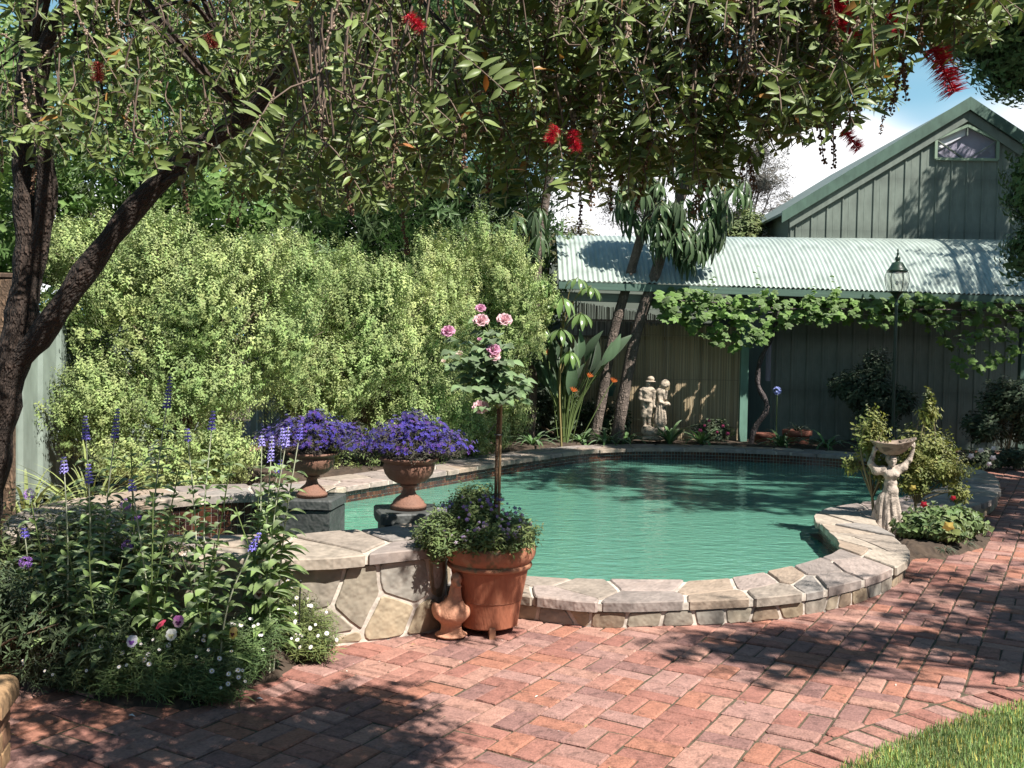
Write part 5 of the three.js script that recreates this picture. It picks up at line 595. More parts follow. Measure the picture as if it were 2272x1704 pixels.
  const H = thing('boundary_hedge', 'tall dense boundary hedge along the far side of the brick path outside the view', 'hedge'), hl = [...Array(9)].map((_, i) => [10.6 + 0.2 * r(), 1.7, 2.2 - i * 2.0, 0.8, 1.9, 1.3]); crown(H, hl, 2600, kg, km, r, { size: 1.8, inner: 0.5 }); branches(H, V(10.7, 0.1, -6), hl, r, kb, { r0: 0.03, per: 2 });
}
// ------------------------------------------------------------------ planted things
const green = (r, g, b, o) => leafMat('leaf_' + Math.round(g * 1000), C(r, g, b), o);
const stemG = std(C(0.12, 0.17, 0.05), 0.8);
function roseGeo(R, r, open = 1) { const gs = []; for (let k = 0; k < 22; k++) { const q = Math.sqrt((k + 0.6) / 22), a = k * 2.4, t = lerp(0.05, 1.25 * open, q), d = V(Math.cos(a) * Math.sin(t), Math.cos(t), Math.sin(a) * Math.sin(t)), L = R * (0.75 + 0.35 * q), g = leafGeo(L, L * 1.05, { segs: 3, fold: -0.25, curl: -0.35 + 0.75 * q, at: 0.68 }); g.applyMatrix4(orient(V(Math.cos(a) * R * 0.12 * q, 0, Math.sin(a) * R * 0.12 * q), d, V(-d.x, 0.6 - d.y, -d.z))); gs.push(g); } return merge(gs); }
function petals(n, L, W, cup, r, y = 0) { const gs = []; for (let i = 0; i < n; i++) { const a = i / n * 2 * PI + (r ? r() * 0.15 : 0), d = V(Math.cos(a), cup, Math.sin(a)), g = leafGeo(L, W, { segs: 2, fold: 0.06, curl: 0.15, at: 0.62 }); g.applyMatrix4(orient(V(Math.cos(a) * 0.0015, y, Math.sin(a) * 0.0015), d, V(0, 1, 0))); gs.push(g); } return merge(gs); }
{ // standard rose in the big pot, its stake, and violas under it
  const r = rng(91), PX = -0.11, PZ = -5.64, t = thing('standard_rose', 'standard rose with pink blooms on a tall bare stem in the large pot', 'rose', [PX, 0, PZ]), bark = barkM(0.20, 0.115, 0.06);
  const sp = curve([V(0.02, 0.42, 0), V(0.028, 0.75, 0), V(0.03, 1.0, 0.0), V(0.035, 1.27, 0)], 10); part('stem', tube(sp, Array(11).fill(0).map((_, i) => lerp(0.011, 0.008, i / 10)), 9, 0.08, r, 3), bark, t); part('stake', tube([V(0.046, 0.38, -0.012), V(0.05, 1.32, -0.012)], [0.009, 0.009], 7), std(C(0.30, 0.20, 0.11), 0.8), t);
  for (const y of [0.78, 1.12]) part('tie', new THREE.TorusGeometry(0.022, 0.004, 6, 16).rotateX(PI / 2).translate(0.038, y, -0.004), std(C(0.03, 0.03, 0.03), 0.6), t);
  const head = V(0.035, 1.27, 0), canes = [], lm = green(0.115, 0.185, 0.075, { clearcoat: 0.35 }), lg = [leafGeo(0.07, 0.05, { segs: 4, fold: 0.15, curl: 0.3, stem: 0.008 }), leafGeo(0.062, 0.047, { segs: 4, fold: 0.22, curl: 0.4, stem: 0.008 })], list = [];
  const blooms = [[-0.075, 1.83, 0.02, 0.034, 0], [-0.07, 1.76, 0.06, 0.05, 1], [0.06, 1.765, 0.05, 0.05, 1], [-0.255, 1.70, 0.03, 0.044, 0], [-0.185, 1.57, 0.1, 0.026, 2], [-0.275, 1.53, 0.05, 0.018, 2], [0.005, 1.60, 0.12, 0.042, 0], [0.01, 1.565, 0.13, 0.036, 1], [-0.06, 1.285, 0.17, 0.05, 1], [-0.075, 1.655, 0.1, 0.016, 0], [-0.01, 1.34, 0.14, 0.014, 2]];
  const tips = blooms.map(b => V(b[0] + 0.02, b[1] - 0.02, b[2])).concat([...Array(11)].map(() => V(-0.03 + (r() - 0.5) * 0.6, 1.33 + r() * 0.36, (r() - 0.5) * 0.42)), [V(0.17, 1.38, 0.08), V(0.14, 1.30, 0.1), V(0.2, 1.43, 0), V(0.08, 1.28, 0.12)]);
  tips.forEach(e => { const m = V(lerp(head.x, e.x, 0.55), Math.max(head.y + 0.06, lerp(head.y, e.y, 0.75)) + 0.03, lerp(head.z, e.z, 0.5)), p = new THREE.CatmullRomCurve3([head, m, e]), pts = p.getPoints(8); canes.push(tube(pts, pts.map((_, i) => lerp(0.005, 0.0022, i / 8)), 5)); const n = 5; for (let i = 0; i < n; i++) { const q = p.getPointAt(0.4 + 0.58 * (i + r() * 0.5) / n), a = r() * 6.28, o = V(Math.cos(a), 0.15, Math.sin(a) + 0.2).normalize(); for (const s of [-0.7, 0, 0.7]) { const d = o.clone().applyAxisAngle(V(0, 1, 0), s).add(V(0, -0.25, 0)); list.push({ m: orient(q.clone().addScaledVector(o, 0.02 + (s === 0 ? 0.025 : 0)), d, V((r() - 0.5) * 0.6, 1, 0.5), 0.75 + 0.5 * r()), c: r() }); } } });
  part('canes', canes, stemG, t).userData.kind = 'stuff'; leaves('leaf', lg, lm, list, t, 290, 'foliage', [0.7, 0.9, 1.05, 1.25, 1.6].map(k => shade(lm, k)));
  const pinks = [[0.66, 0.34, 0.50], [0.74, 0.50, 0.54], [0.78, 0.66, 0.58]].map(c => new THREE.MeshPhysicalMaterial({ color: C(...c), roughness: 0.95, transmission: 0.35, thickness: 0 }));
  blooms.forEach(([x, y, z, R, c]) => place(part('bloom', roseGeo(R * 0.85, r, R > 0.03 ? 0.75 + 0.35 * r() : 0.45), pinks[c], t), orient(V(x, y, z), V(x * 0.8, 0.7, 0.7), V(0, 0, 1))));
  const v = thing('viola_plant', 'bushy viola with small pale mauve flowers spilling over the pot rim', 'flower plant', [PX, 0.43, PZ]), vg = [clusterGeo(8, 0.036, 0.012, 1.1, r, { gap: 0.013 }), clusterGeo(7, 0.032, 0.013, 1.3, r, { gap: 0.013 })];
  crown(v, [[0.02, 0.08, 0, 0.28, 0.15, 0.25, 3], [-0.14, 0.16, 0.0, 0.2, 0.15, 0.18, 2.4], [-0.1, 0.25, -0.05, 0.15, 0.13, 0.14, 1.6], [0.14, 0.1, -0.02, 0.15, 0.11, 0.15, 1.2], [-0.28, 0.07, 0.1, 0.15, 0.17, 0.14, 2], [-0.3, -0.06, 0.15, 0.1, 0.14, 0.09, 1.0], [0, 0.06, 0.2, 0.2, 0.09, 0.08, 0.8]].map(l => [l[0], l[1] + 0.05, l[2], l[3], l[4], l[5], l[6]]), 2300, vg, green(0.12, 0.18, 0.05), r, { size: 1.0, up: 0.7, inner: 0.45, name: 'foliage' });
  const fl = [merge([petals(5, 0.013, 0.011, 0.25, r), new THREE.SphereGeometry(0.002, 5, 4)]), petals(5, 0.011, 0.010, 0.6, r)], fm = [[0.55, 0.42, 0.75], [0.28, 0.20, 0.55], [0.75, 0.65, 0.80], [0.10, 0.08, 0.30]].map(c => new THREE.MeshPhysicalMaterial({ color: C(...c), roughness: 0.95, transmission: 0.3, thickness: 0 }));
  for (let i = 0; i < 95; i++) { const d = rdir(r); d.y = Math.abs(d.y); d.z = Math.abs(d.z) * 0.8; const top = d.y > 0.6; place(part('flower', fl[i % 2], fm[top && r() < 0.7 ? (r() < 0.5 ? 3 : 1) : Math.floor(r() * 3)], v), orient(V(d.x * 0.31 - 0.06 + (i % 4 ? 0 : -0.02), 0.1 + d.y * 0.25, d.z * 0.29), V(d.x * 0.5, 0.2, -0.9), V(d.x * 0.6, 0.5, 0.9), 0.7 + 0.4 * r())); }
}
urnSpots.forEach(([x, y, z, k], n) => { // lobelia mounds
  const r = rng(70 + n), t = thing('lobelia_plant', n ? 'mound of deep blue lobelia filling the shaded urn behind the salvias' : 'mound of deep blue lobelia spilling from the urn nearer the big pot', 'flower plant', [x, y + 0.315 * k, z]); t.scale.setScalar(1.14);
  const lobes = [[0, 0.06, 0, 0.26, 0.19, 0.21, 3], [-0.23, 0.02, 0.02, 0.16, 0.16, 0.14, 1.4], [0.21, 0.03, 0, 0.17, 0.18, 0.15, 1.6], [0.02, -0.04, 0.11, 0.2, 0.14, 0.13, 1.4], [-0.1, 0.15, 0, 0.13, 0.1, 0.13, 0.8], [0.12, 0.14, 0, 0.13, 0.1, 0.13, 0.8], [0.27, -0.08, 0.04, 0.1, 0.11, 0.1, 0.6], [-0.26, -0.09, 0.05, 0.1, 0.12, 0.1, 0.6], [-0.08, -0.1, 0.14, 0.1, 0.09, 0.08, 0.5], [0.33, -0.02, 0, 0.09, 0.09, 0.08, 0.35], [-0.33, -0.04, 0.02, 0.08, 0.1, 0.08, 0.35], [0.16, -0.14, 0.1, 0.08, 0.09, 0.07, 0.35], [0.02, 0.24, 0, 0.08, 0.06, 0.08, 0.3], [0.04, -0.13, 0.17, 0.16, 0.1, 0.05, 0.7]];
  const fg = [petals(5, 0.011, 0.0085, 0.3, r), petals(3, 0.012, 0.01, 0.2, r)];
  crown(t, lobes, 4300, fg, new THREE.MeshPhysicalMaterial({ name: 'lobelia_petal', color: C(0.042, 0.026, 0.28), roughness: 0.95, transmission: 0.3, thickness: 0 }), r, { size: 1.1, up: 0.3, inner: 0.35, lump: 0.32, name: 'flowers', tint: q => { const a = q(), k = 0.5 + q() * 0.8; return a < 0.14 ? C(2.2 * k, 0.9 * k, 0.9 * k) : a < 0.4 ? C(1.5 * k, 1.1 * k, 0.8 * k) : C(k, k, k); } });
  crown(t, lobes, 2400, [clusterGeo(8, 0.028, 0.005, 1.2, r, { gap: 0.01 })], green(0.06, 0.055, 0.035), r, { size: 1.0, inner: 0.7, name: 'foliage' });
  part('root_ball', new THREE.SphereGeometry(0.13, 14, 8).scale(1, 0.5, 1), std(C(0.03, 0.025, 0.02), 1), t);
});
// blue salvias in the left bed
{
  const r = rng(17), lm = green(0.19, 0.285, 0.08, { transmission: 0.4, clearcoat: 0.25 }), lg = [leafGeo(0.115, 0.046, { segs: 5, fold: 0.15, curl: 0.75, at: 0.4, stem: 0.014 }), leafGeo(0.095, 0.042, { segs: 5, fold: 0.2, curl: 0.55, at: 0.42, stem: 0.012 })], blue = [[0.20, 0.17, 0.62], [0.34, 0.30, 0.72], [0.14, 0.11, 0.50]].map(c => std(C(...c), 0.8)), pale = std(C(0.40, 0.42, 0.30), 0.8);
  const fl = merge([new THREE.SphereGeometry(0.006, 6, 4).scale(1, 0.9, 1.5).translate(0, 0, 0.006), petals(3, 0.010, 0.007, 0.6).rotateX(PI / 2).translate(0, 0, 0.012)]);
  const specs = [ // base x, z, stems: [dx, height, dz, spike length]
    [-1.76, -4.78, [[0.12, 1.42, 0, 0.16], [-0.05, 1.08, 0.05, 0], [0.2, 1.0, 0.1, 0]], 'tallest blue salvia, its long flower spike standing above all the others'],
    [-2.02, -4.8, [[0.12, 1.26, 0, 0.15], [-0.04, 1.22, 0, 0.12], [0.02, 1.0, 0.1, 0.1]], 'blue salvia with a cluster of three dark spikes nearest the forked trunk'],
    [-2.05, -4.55, [[0.0, 1.05, 0.0, 0.08], [-0.1, 0.85, 0.1, 0]], 'shorter blue salvia at the shaded trunk side of the bed'],
    [-1.52, -4.9, [[0.05, 1.25, 0, 0.1], [0.15, 1.08, 0, 0], [-0.08, 1.16, 0, 0.07]], 'leafy blue salvia standing in front of the tiled spa basin'],
    [-1.28, -5.02, [[0.12, 1.0, 0, 0.07], [0.03, 0.82, 0.1, 0], [0.02, 1.12, 0, 0.06]], 'slender blue salvia between the leafy one and the urn'],
    [-1.17, -4.78, [[0.11, 1.19, 0.05, 0.1], [0.16, 1.2, 0, 0.08], [0.07, 1.18, 0, 0.09], [0.02, 1.14, 0, 0.13], [-0.14, 0.8, 0.05, 0]], 'arching blue salvia before the shaded urn with four pale spikes'],
    [-1.62, -4.55, [[0.0, 0.9, 0.05, 0], [0.16, 0.72, 0.1, 0], [-0.12, 0.95, 0, 0.06]], 'broad-leaved salvia without tall spikes at the middle of the bed'],
    [-1.36, -4.52, [[0.03, 0.68, 0.05, 0], [0.22, 0.72, 0, 0.09], [-0.1, 0.62, 0.1, 0]], 'low salvia by the stone wall with one small mauve spike over the coping'],
    [-1.85, -4.45, [[0, 0.75, 0.1, 0], [0.15, 0.62, 0.1, 0], [-0.15, 0.7, 0, 0]], 'short bushy green salvia behind the white daisies'],
    [-2.3, -4.75, [[0.02, 0.7, 0.1, 0.05], [0.15, 0.6, 0.1, 0], [-0.15, 0.65, 0, 0]], 'dark shaded salvia at the foot of the forked tree']];
  for (const [x, z, stems, label] of specs) {
    const t = thing('salvia_plant', label, 'flower plant', [x, 0.03, z]), list = [];
    for (const [dx, h, dz, spike] of stems) {
      const b = V((r() - 0.5) * 0.1, 0, (r() - 0.5) * 0.08), e = V(dx, h, dz), m = V(dx * 0.35 + (r() - 0.5) * 0.05, h * 0.55, dz * 0.4), p = new THREE.CatmullRomCurve3([b, m, e]), pts = p.getPoints(12); part('stem', tube(pts, pts.map((_, i) => lerp(0.0055, 0.0025, i / 12)), 6), spike ? pale : stemG, t);
      const top = spike ? 1 - (spike + 0.08) / h : 0.99, n = Math.round(h * 15); for (let i = 0; i < n; i++) { const u = lerp(0.15, top, (i + 0.3) / n), q = p.getPointAt(u), a = i * 1.57 + r() * 0.4, k = (u < 0.5 ? 1.15 : 1.25 - 0.65 * u) * (0.8 + 0.4 * r()); for (const s of [0, PI]) { const d = V(Math.cos(a + s), 0.5 + (r() - 0.5) * 0.3, Math.sin(a + s)); list.push({ m: orient(q, d, V(-d.x * 0.3, 1, -d.z * 0.3 + 0.1), k), c: r() }); if (r() < 0.6) { const d2 = V(Math.cos(a + s + 0.4), 1.1, Math.sin(a + s + 0.4)); list.push({ m: orient(q, d2, V(0, 0.6, 1), k * 0.5), c: r() }); } } }
      if (spike) { const hd = new THREE.Group(); hd.name = 'flower_spike'; t.add(hd); const y0 = 1 - spike / h, bm = blue[Math.floor(r() * 3)]; const rows = Math.round(spike / 0.016), ms = []; for (let i = 0; i < rows; i++) { const q = p.getPointAt(y0 + (1 - y0) * (i + 0.5) / rows), w = (1 - 0.6 * i / rows); for (let k = 0; k < 6; k++) { const a = k / 6 * 6.28 + i, d = V(Math.cos(a), 0.25, Math.sin(a)); if (r() < 0.15) continue; const g = fl.clone(); g.applyMatrix4(orient(q.clone().addScaledVector(d, 0.004), V(0, 1, 0), d, w * 0.95)); ms.push(g); } } part('florets', ms, bm, hd); }
    }
    leaves('leaf', lg, lm, list, t, 120, 'foliage', [0.55, 0.85, 1.05, 1.3].map(k => shade(lm, k)));
  }
  // strap leaves in the sun behind the trunk, feathery shrub and dark leafy plants in its shade
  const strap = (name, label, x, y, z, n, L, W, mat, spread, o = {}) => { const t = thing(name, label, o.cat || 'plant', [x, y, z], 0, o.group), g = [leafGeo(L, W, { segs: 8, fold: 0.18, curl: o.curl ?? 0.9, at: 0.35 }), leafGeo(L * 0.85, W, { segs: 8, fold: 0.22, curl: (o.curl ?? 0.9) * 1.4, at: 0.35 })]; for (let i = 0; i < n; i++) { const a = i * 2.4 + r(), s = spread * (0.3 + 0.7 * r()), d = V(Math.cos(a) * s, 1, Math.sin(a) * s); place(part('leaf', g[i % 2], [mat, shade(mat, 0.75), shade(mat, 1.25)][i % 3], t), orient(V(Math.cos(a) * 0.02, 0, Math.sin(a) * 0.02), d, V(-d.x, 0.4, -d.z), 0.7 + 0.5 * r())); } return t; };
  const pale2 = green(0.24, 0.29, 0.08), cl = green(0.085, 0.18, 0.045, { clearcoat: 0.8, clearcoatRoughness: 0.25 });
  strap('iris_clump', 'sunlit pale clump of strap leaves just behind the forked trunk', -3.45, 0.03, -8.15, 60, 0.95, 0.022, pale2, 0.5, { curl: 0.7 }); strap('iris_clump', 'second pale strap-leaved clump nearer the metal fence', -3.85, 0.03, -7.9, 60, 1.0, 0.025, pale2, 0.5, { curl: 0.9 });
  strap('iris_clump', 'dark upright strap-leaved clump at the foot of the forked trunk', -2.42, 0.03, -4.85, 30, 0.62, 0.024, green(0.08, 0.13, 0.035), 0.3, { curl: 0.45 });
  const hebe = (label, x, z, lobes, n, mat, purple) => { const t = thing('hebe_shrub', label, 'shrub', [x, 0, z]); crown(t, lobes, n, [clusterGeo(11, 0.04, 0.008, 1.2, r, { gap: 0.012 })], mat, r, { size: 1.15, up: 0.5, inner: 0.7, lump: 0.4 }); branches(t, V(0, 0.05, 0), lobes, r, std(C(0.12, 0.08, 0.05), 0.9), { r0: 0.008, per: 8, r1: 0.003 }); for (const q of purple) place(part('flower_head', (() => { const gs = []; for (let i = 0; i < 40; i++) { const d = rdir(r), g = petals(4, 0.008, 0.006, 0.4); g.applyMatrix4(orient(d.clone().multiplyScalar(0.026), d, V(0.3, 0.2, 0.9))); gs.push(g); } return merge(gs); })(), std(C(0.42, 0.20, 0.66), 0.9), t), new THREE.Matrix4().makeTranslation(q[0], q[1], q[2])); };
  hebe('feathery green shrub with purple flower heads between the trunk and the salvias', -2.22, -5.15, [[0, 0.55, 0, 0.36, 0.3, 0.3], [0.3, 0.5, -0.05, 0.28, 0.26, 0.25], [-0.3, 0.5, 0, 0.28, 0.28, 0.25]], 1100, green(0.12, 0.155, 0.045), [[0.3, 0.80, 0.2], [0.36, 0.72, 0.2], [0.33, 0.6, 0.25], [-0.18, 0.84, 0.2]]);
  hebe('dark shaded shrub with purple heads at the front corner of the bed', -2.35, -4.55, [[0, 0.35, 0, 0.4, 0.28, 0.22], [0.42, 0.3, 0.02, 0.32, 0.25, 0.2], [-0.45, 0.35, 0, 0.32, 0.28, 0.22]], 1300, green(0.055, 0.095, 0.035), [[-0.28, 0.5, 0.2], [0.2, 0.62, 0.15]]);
  // daisies and pansies along the paving
  const daisy = merge([petals(11, 0.010, 0.0045, 0.12)]), eye = new THREE.SphereGeometry(0.004, 7, 5).scale(1, 0.6, 1), white = std(C(0.78, 0.74, 0.76), 0.85), yel = std(C(0.7, 0.5, 0.05), 0.8), fine = [clusterGeo(10, 0.042, 0.0045, 1.2, r, { gap: 0.009, curl: 0.5 }), clusterGeo(9, 0.05, 0.005, 1.1, r, { gap: 0.01, curl: 0.6 })];
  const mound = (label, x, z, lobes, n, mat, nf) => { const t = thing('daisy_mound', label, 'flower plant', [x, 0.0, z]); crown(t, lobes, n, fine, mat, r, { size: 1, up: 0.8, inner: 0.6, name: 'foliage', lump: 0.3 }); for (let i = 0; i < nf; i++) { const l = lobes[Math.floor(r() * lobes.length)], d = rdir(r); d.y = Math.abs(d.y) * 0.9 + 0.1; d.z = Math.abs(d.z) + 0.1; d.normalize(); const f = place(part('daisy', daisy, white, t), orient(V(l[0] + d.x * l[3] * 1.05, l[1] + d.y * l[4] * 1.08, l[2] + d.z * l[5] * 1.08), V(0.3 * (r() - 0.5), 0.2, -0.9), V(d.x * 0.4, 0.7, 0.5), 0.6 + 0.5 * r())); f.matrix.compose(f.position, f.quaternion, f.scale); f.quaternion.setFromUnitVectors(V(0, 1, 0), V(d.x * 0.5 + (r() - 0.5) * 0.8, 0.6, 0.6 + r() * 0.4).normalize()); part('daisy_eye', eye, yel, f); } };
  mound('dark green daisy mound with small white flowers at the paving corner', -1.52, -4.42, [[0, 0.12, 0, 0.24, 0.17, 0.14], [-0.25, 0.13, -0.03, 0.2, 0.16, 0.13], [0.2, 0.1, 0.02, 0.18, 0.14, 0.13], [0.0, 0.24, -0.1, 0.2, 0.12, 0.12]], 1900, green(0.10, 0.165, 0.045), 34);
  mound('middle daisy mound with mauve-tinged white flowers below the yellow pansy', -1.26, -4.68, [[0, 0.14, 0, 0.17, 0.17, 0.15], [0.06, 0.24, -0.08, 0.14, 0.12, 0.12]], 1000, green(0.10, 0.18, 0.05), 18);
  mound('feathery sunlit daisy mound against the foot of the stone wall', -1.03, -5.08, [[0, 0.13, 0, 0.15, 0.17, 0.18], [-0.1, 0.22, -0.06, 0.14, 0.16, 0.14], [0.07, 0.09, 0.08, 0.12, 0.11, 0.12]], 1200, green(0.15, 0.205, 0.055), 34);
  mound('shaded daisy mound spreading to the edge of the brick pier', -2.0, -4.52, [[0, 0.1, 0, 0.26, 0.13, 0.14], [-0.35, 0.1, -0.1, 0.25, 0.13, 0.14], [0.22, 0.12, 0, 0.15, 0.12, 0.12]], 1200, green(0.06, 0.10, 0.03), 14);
  const pm = c => new THREE.MeshPhysicalMaterial({ color: C(...c), roughness: 0.95, transmission: 0.3, thickness: 0 });
  const pansy = (label, x, y, z, up, mid, blotch, face) => { const t = thing('pansy_plant', label, 'flower plant', [x, 0.03, z]), top = V(0, y - 0.03, 0); part('stem', tube(curve([V(0.02, 0, -0.03), V(0.01, y * 0.6, -0.02), top.clone().add(V(0, -0.005, -0.012))], 6), Array(7).fill(0.002), 5), stemG, t); const F = new THREE.Group(); F.name = 'bloom'; t.add(F); F.position.copy(top); F.scale.setScalar(0.85); F.quaternion.setFromUnitVectors(V(0, 0, 1), V(...face).normalize()); const P = (a, L, W, c, z0) => { const g = leafGeo(L, W, { segs: 4, fold: 0.04, curl: 0.15, at: 0.62 }); g.rotateZ(a); g.translate(0, 0, z0); part('petal', g, pm(c), F); }; P(0.5, 0.036, 0.04, up, 0); P(-0.5, 0.036, 0.04, up, 0.001); P(1.75, 0.03, 0.034, mid, 0.003); P(-1.75, 0.03, 0.034, mid, 0.0035); P(PI, 0.032, 0.042, mid, 0.005); for (const [a, L, W] of [[1.75, 0.016, 0.014], [-1.75, 0.016, 0.014], [PI, 0.019, 0.02]]) { const g = leafGeo(L, W, { segs: 3, fold: 0.02, curl: 0.1, at: 0.6 }); g.rotateZ(a); g.translate(0, 0, 0.0075); part('blotch', g, pm(blotch), F); } for (let i = 0; i < 7; i++) { const a = i * 2.4, d = V(Math.cos(a), 0.7, Math.sin(a)); place(part('leaf', leafGeo(0.05, 0.022, { segs: 4, curl: 0.5 }), lm, t), orient(V(0, y * (0.25 + 0.07 * i), -0.02), d, V(0, 1, 0))); } };
  pansy('pink and purple pansy face above the dark daisy mound', -1.475, 0.36, -4.42, [0.72, 0.22, 0.62], [0.78, 0.5, 0.62], [0.12, 0.01, 0.10], [0.1, 0.15, 1]); pansy('white drooping pansy just below the pink one', -1.50, 0.305, -4.40, [0.75, 0.75, 0.72], [0.78, 0.78, 0.72], [0.65, 0.62, 0.35], [0.2, 0.5, 1]);
  pansy('yellow pansy with a maroon blotch over the middle daisies', -1.24, 0.30, -4.46, [0.62, 0.46, 0.18], [0.72, 0.58, 0.14], [0.10, 0.012, 0.02], [-0.5, 0.2, 1]); pansy('small white and violet pansy left of the pink pansy beside the shaded salvias', -1.66, 0.285, -4.36, [0.75, 0.72, 0.78], [0.72, 0.66, 0.78], [0.2, 0.05, 0.35], [0, 0.4, 1]); pansy('cream and brown pansy highest against the stone wall', -1.2, 0.41, -4.75, [0.66, 0.52, 0.42], [0.75, 0.62, 0.55], [0.12, 0.03, 0.02], [0.5, 0.3, 1]); pansy('crimson bud-like pansy beside the white one', -1.555, 0.345, -4.42, [0.6, 0.02, 0.10], [0.6, 0.03, 0.10], [0.3, 0.01, 0.05], [-0.6, 0.8, 0.5]);
  const st = thing('garden_stake', 'thin black irrigation stake among the daisies by the stone wall', 'stake', [-1.06, 0, -4.98]); part('rod', tube([V(0, 0, 0), V(0.012, 0.42, 0)], [0.004, 0.004], 7), std(C(0.012, 0.012, 0.012), 0.5), st); part('nozzle', new THREE.SphereGeometry(0.007, 8, 6).translate(0.012, 0.42, 0), std(C(0.012, 0.012, 0.012), 0.5), st);
  // clivias and friends along the bed behind the pool
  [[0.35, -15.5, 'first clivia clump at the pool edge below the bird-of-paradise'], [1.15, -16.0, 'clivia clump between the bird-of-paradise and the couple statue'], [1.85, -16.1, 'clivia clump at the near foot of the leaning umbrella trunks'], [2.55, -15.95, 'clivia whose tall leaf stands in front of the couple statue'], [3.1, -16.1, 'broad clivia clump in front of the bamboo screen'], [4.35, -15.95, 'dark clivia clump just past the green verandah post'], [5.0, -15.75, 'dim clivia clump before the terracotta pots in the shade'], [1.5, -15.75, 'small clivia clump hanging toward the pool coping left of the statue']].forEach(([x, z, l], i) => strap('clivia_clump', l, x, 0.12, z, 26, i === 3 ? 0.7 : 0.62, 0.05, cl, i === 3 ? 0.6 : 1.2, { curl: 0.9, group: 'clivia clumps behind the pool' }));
  // bird-of-paradise
  const bp = thing('bird_of_paradise', 'clump of upright paddle leaves with orange bird-of-paradise flowers', 'plant', [0.85, 0.12, -15.9]), pad = green(0.05, 0.095, 0.042, { clearcoat: 0.4 }), pg = leafGeo(0.55, 0.17, { segs: 8, fold: 0.3, curl: 0.35, at: 0.45 }), org = std(C(0.5, 0.11, 0.012), 0.7);
  for (let i = 0; i < 40; i++) { const a = i * 2.4, s = 0.1 + 0.42 * ((i * 0.618) % 1), h = 0.75 + 0.65 * r(), e = V(Math.cos(a) * s * h, h, Math.sin(a) * s * h * 0.7), d = V(Math.cos(a) * (s + 0.15), 1, Math.sin(a) * s); part('leaf_stalk', tube(curve([V(Math.cos(a) * 0.05, 0, Math.sin(a) * 0.05), V(e.x * 0.4, h * 0.55, e.z * 0.4), e], 6), Array(7).fill(0.009), 5), stemG, bp); place(part('leaf', pg, [pad, shade(pad, 0.7), shade(pad, 1.5)][i % 3], bp), orient(e, d, V(Math.cos(a * 1.7), 0.2, 1), 0.75 + 0.4 * r())); }
  for (const [x, y, z] of [[0.35, 1.08, 0.3], [-0.3, 1.42, 0.2], [0.75, 1.0, 0.1], [0.1, 0.85, 0.35]]) { part('flower_stalk', tube([V(x * 0.3, 0, z * 0.4), V(x * 0.9, y * 0.9, z), V(x, y, z)], [0.008, 0.007, 0.006], 5), stemG, bp); const gs = []; for (let k = 0; k < 7; k++) { const g = leafGeo(0.085, 0.016, { segs: 3, fold: 0.3, curl: 0.1 }); g.applyMatrix4(orient(V(x, y, z), V(-0.5 + k * 0.25, 0.9 - 0.1 * k, 0.1 * (k % 2)), V(0, 0, 1))); gs.push(g); } part('flower', gs, org, bp); }
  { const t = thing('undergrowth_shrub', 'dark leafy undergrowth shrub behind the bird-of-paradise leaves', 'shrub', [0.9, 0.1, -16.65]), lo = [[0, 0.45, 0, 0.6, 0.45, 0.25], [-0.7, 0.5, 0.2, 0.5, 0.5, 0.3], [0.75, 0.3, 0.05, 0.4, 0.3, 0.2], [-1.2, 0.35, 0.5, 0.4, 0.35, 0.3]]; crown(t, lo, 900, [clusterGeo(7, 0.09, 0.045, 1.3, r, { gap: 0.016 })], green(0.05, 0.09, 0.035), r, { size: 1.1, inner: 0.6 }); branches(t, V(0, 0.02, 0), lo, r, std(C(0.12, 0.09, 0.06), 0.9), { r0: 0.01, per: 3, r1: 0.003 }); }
  // hanging green pot, red begonias, pots in the shade, agapanthus
  const hp = thing('green_pot', 'small green bowl pot of ferny leaves fixed to the bamboo screen by the couple statue', 'plant pot', [1.6, 0.86, -16.75]); part('bowl', lathe([[0, 0], [0.1, 0], [0.13, 0.12], [0.15, 0.16], [0.152, 0.18], [0.14, 0.18], [0.12, 0.13], [0, 0.12]], 24), std(C(0.05, 0.13, 0.11), 0.5), hp); part('bracket', box(0.02, 0.02, 0.2, 0, 0.08, -0.12), std(C(0.02, 0.02, 0.02), 0.5), hp); strap('fern_plant', 'pale ferny plant growing in the green bowl pot', 1.6, 1.0, -16.75, 22, 0.2, 0.022, green(0.17, 0.20, 0.06), 1.1, { curl: 1.1 });
  const mini = (name, label, x, y, z, lobes, n, geos, mat, flowers, fm, cat = 'flower plant') => { const t = thing(name, label, cat, [x, y, z]); crown(t, lobes, n, geos, mat, r, { size: 1, up: 0.6, inner: 0.6 }); branches(t, V(0, 0.01, 0), lobes, r, std(C(0.10, 0.09, 0.05), 0.9), { r0: 0.006, per: 5, r1: 0.003, name: 'stems' }); const pg2 = petals(5, 0.03, 0.03, 0.3, r); for (const f of flowers) place(part('flower', pg2, fm, t), orient(V(f[0], f[1], f[2]), V(0.2, 0.3, -0.9), V(0.1, 0.5, 1), f[3] || 1)); return t; };
  const bl = [clusterGeo(7, 0.06, 0.04, 1.3, r, { gap: 0.012 })], red = std(C(0.62, 0.02, 0.05), 0.8), pink = std(C(0.6, 0.08, 0.2), 0.8);
  mini('begonia_plant', 'red-flowered begonia at the foot of the bamboo screen', 3.35, 0.12, -16.5, [[0, 0.2, 0, 0.32, 0.22, 0.2]], 220, bl, green(0.05, 0.085, 0.035), [[-0.25, 0.22, 0.2, 1.3], [-0.1, 0.38, 0.15, 1], [0.12, 0.3, 0.2, 1.1], [0.2, 0.18, 0.22, 1.2], [0.02, 0.2, 0.24, 0.9], [-0.18, 0.3, 0.2, 0.9]], pink);
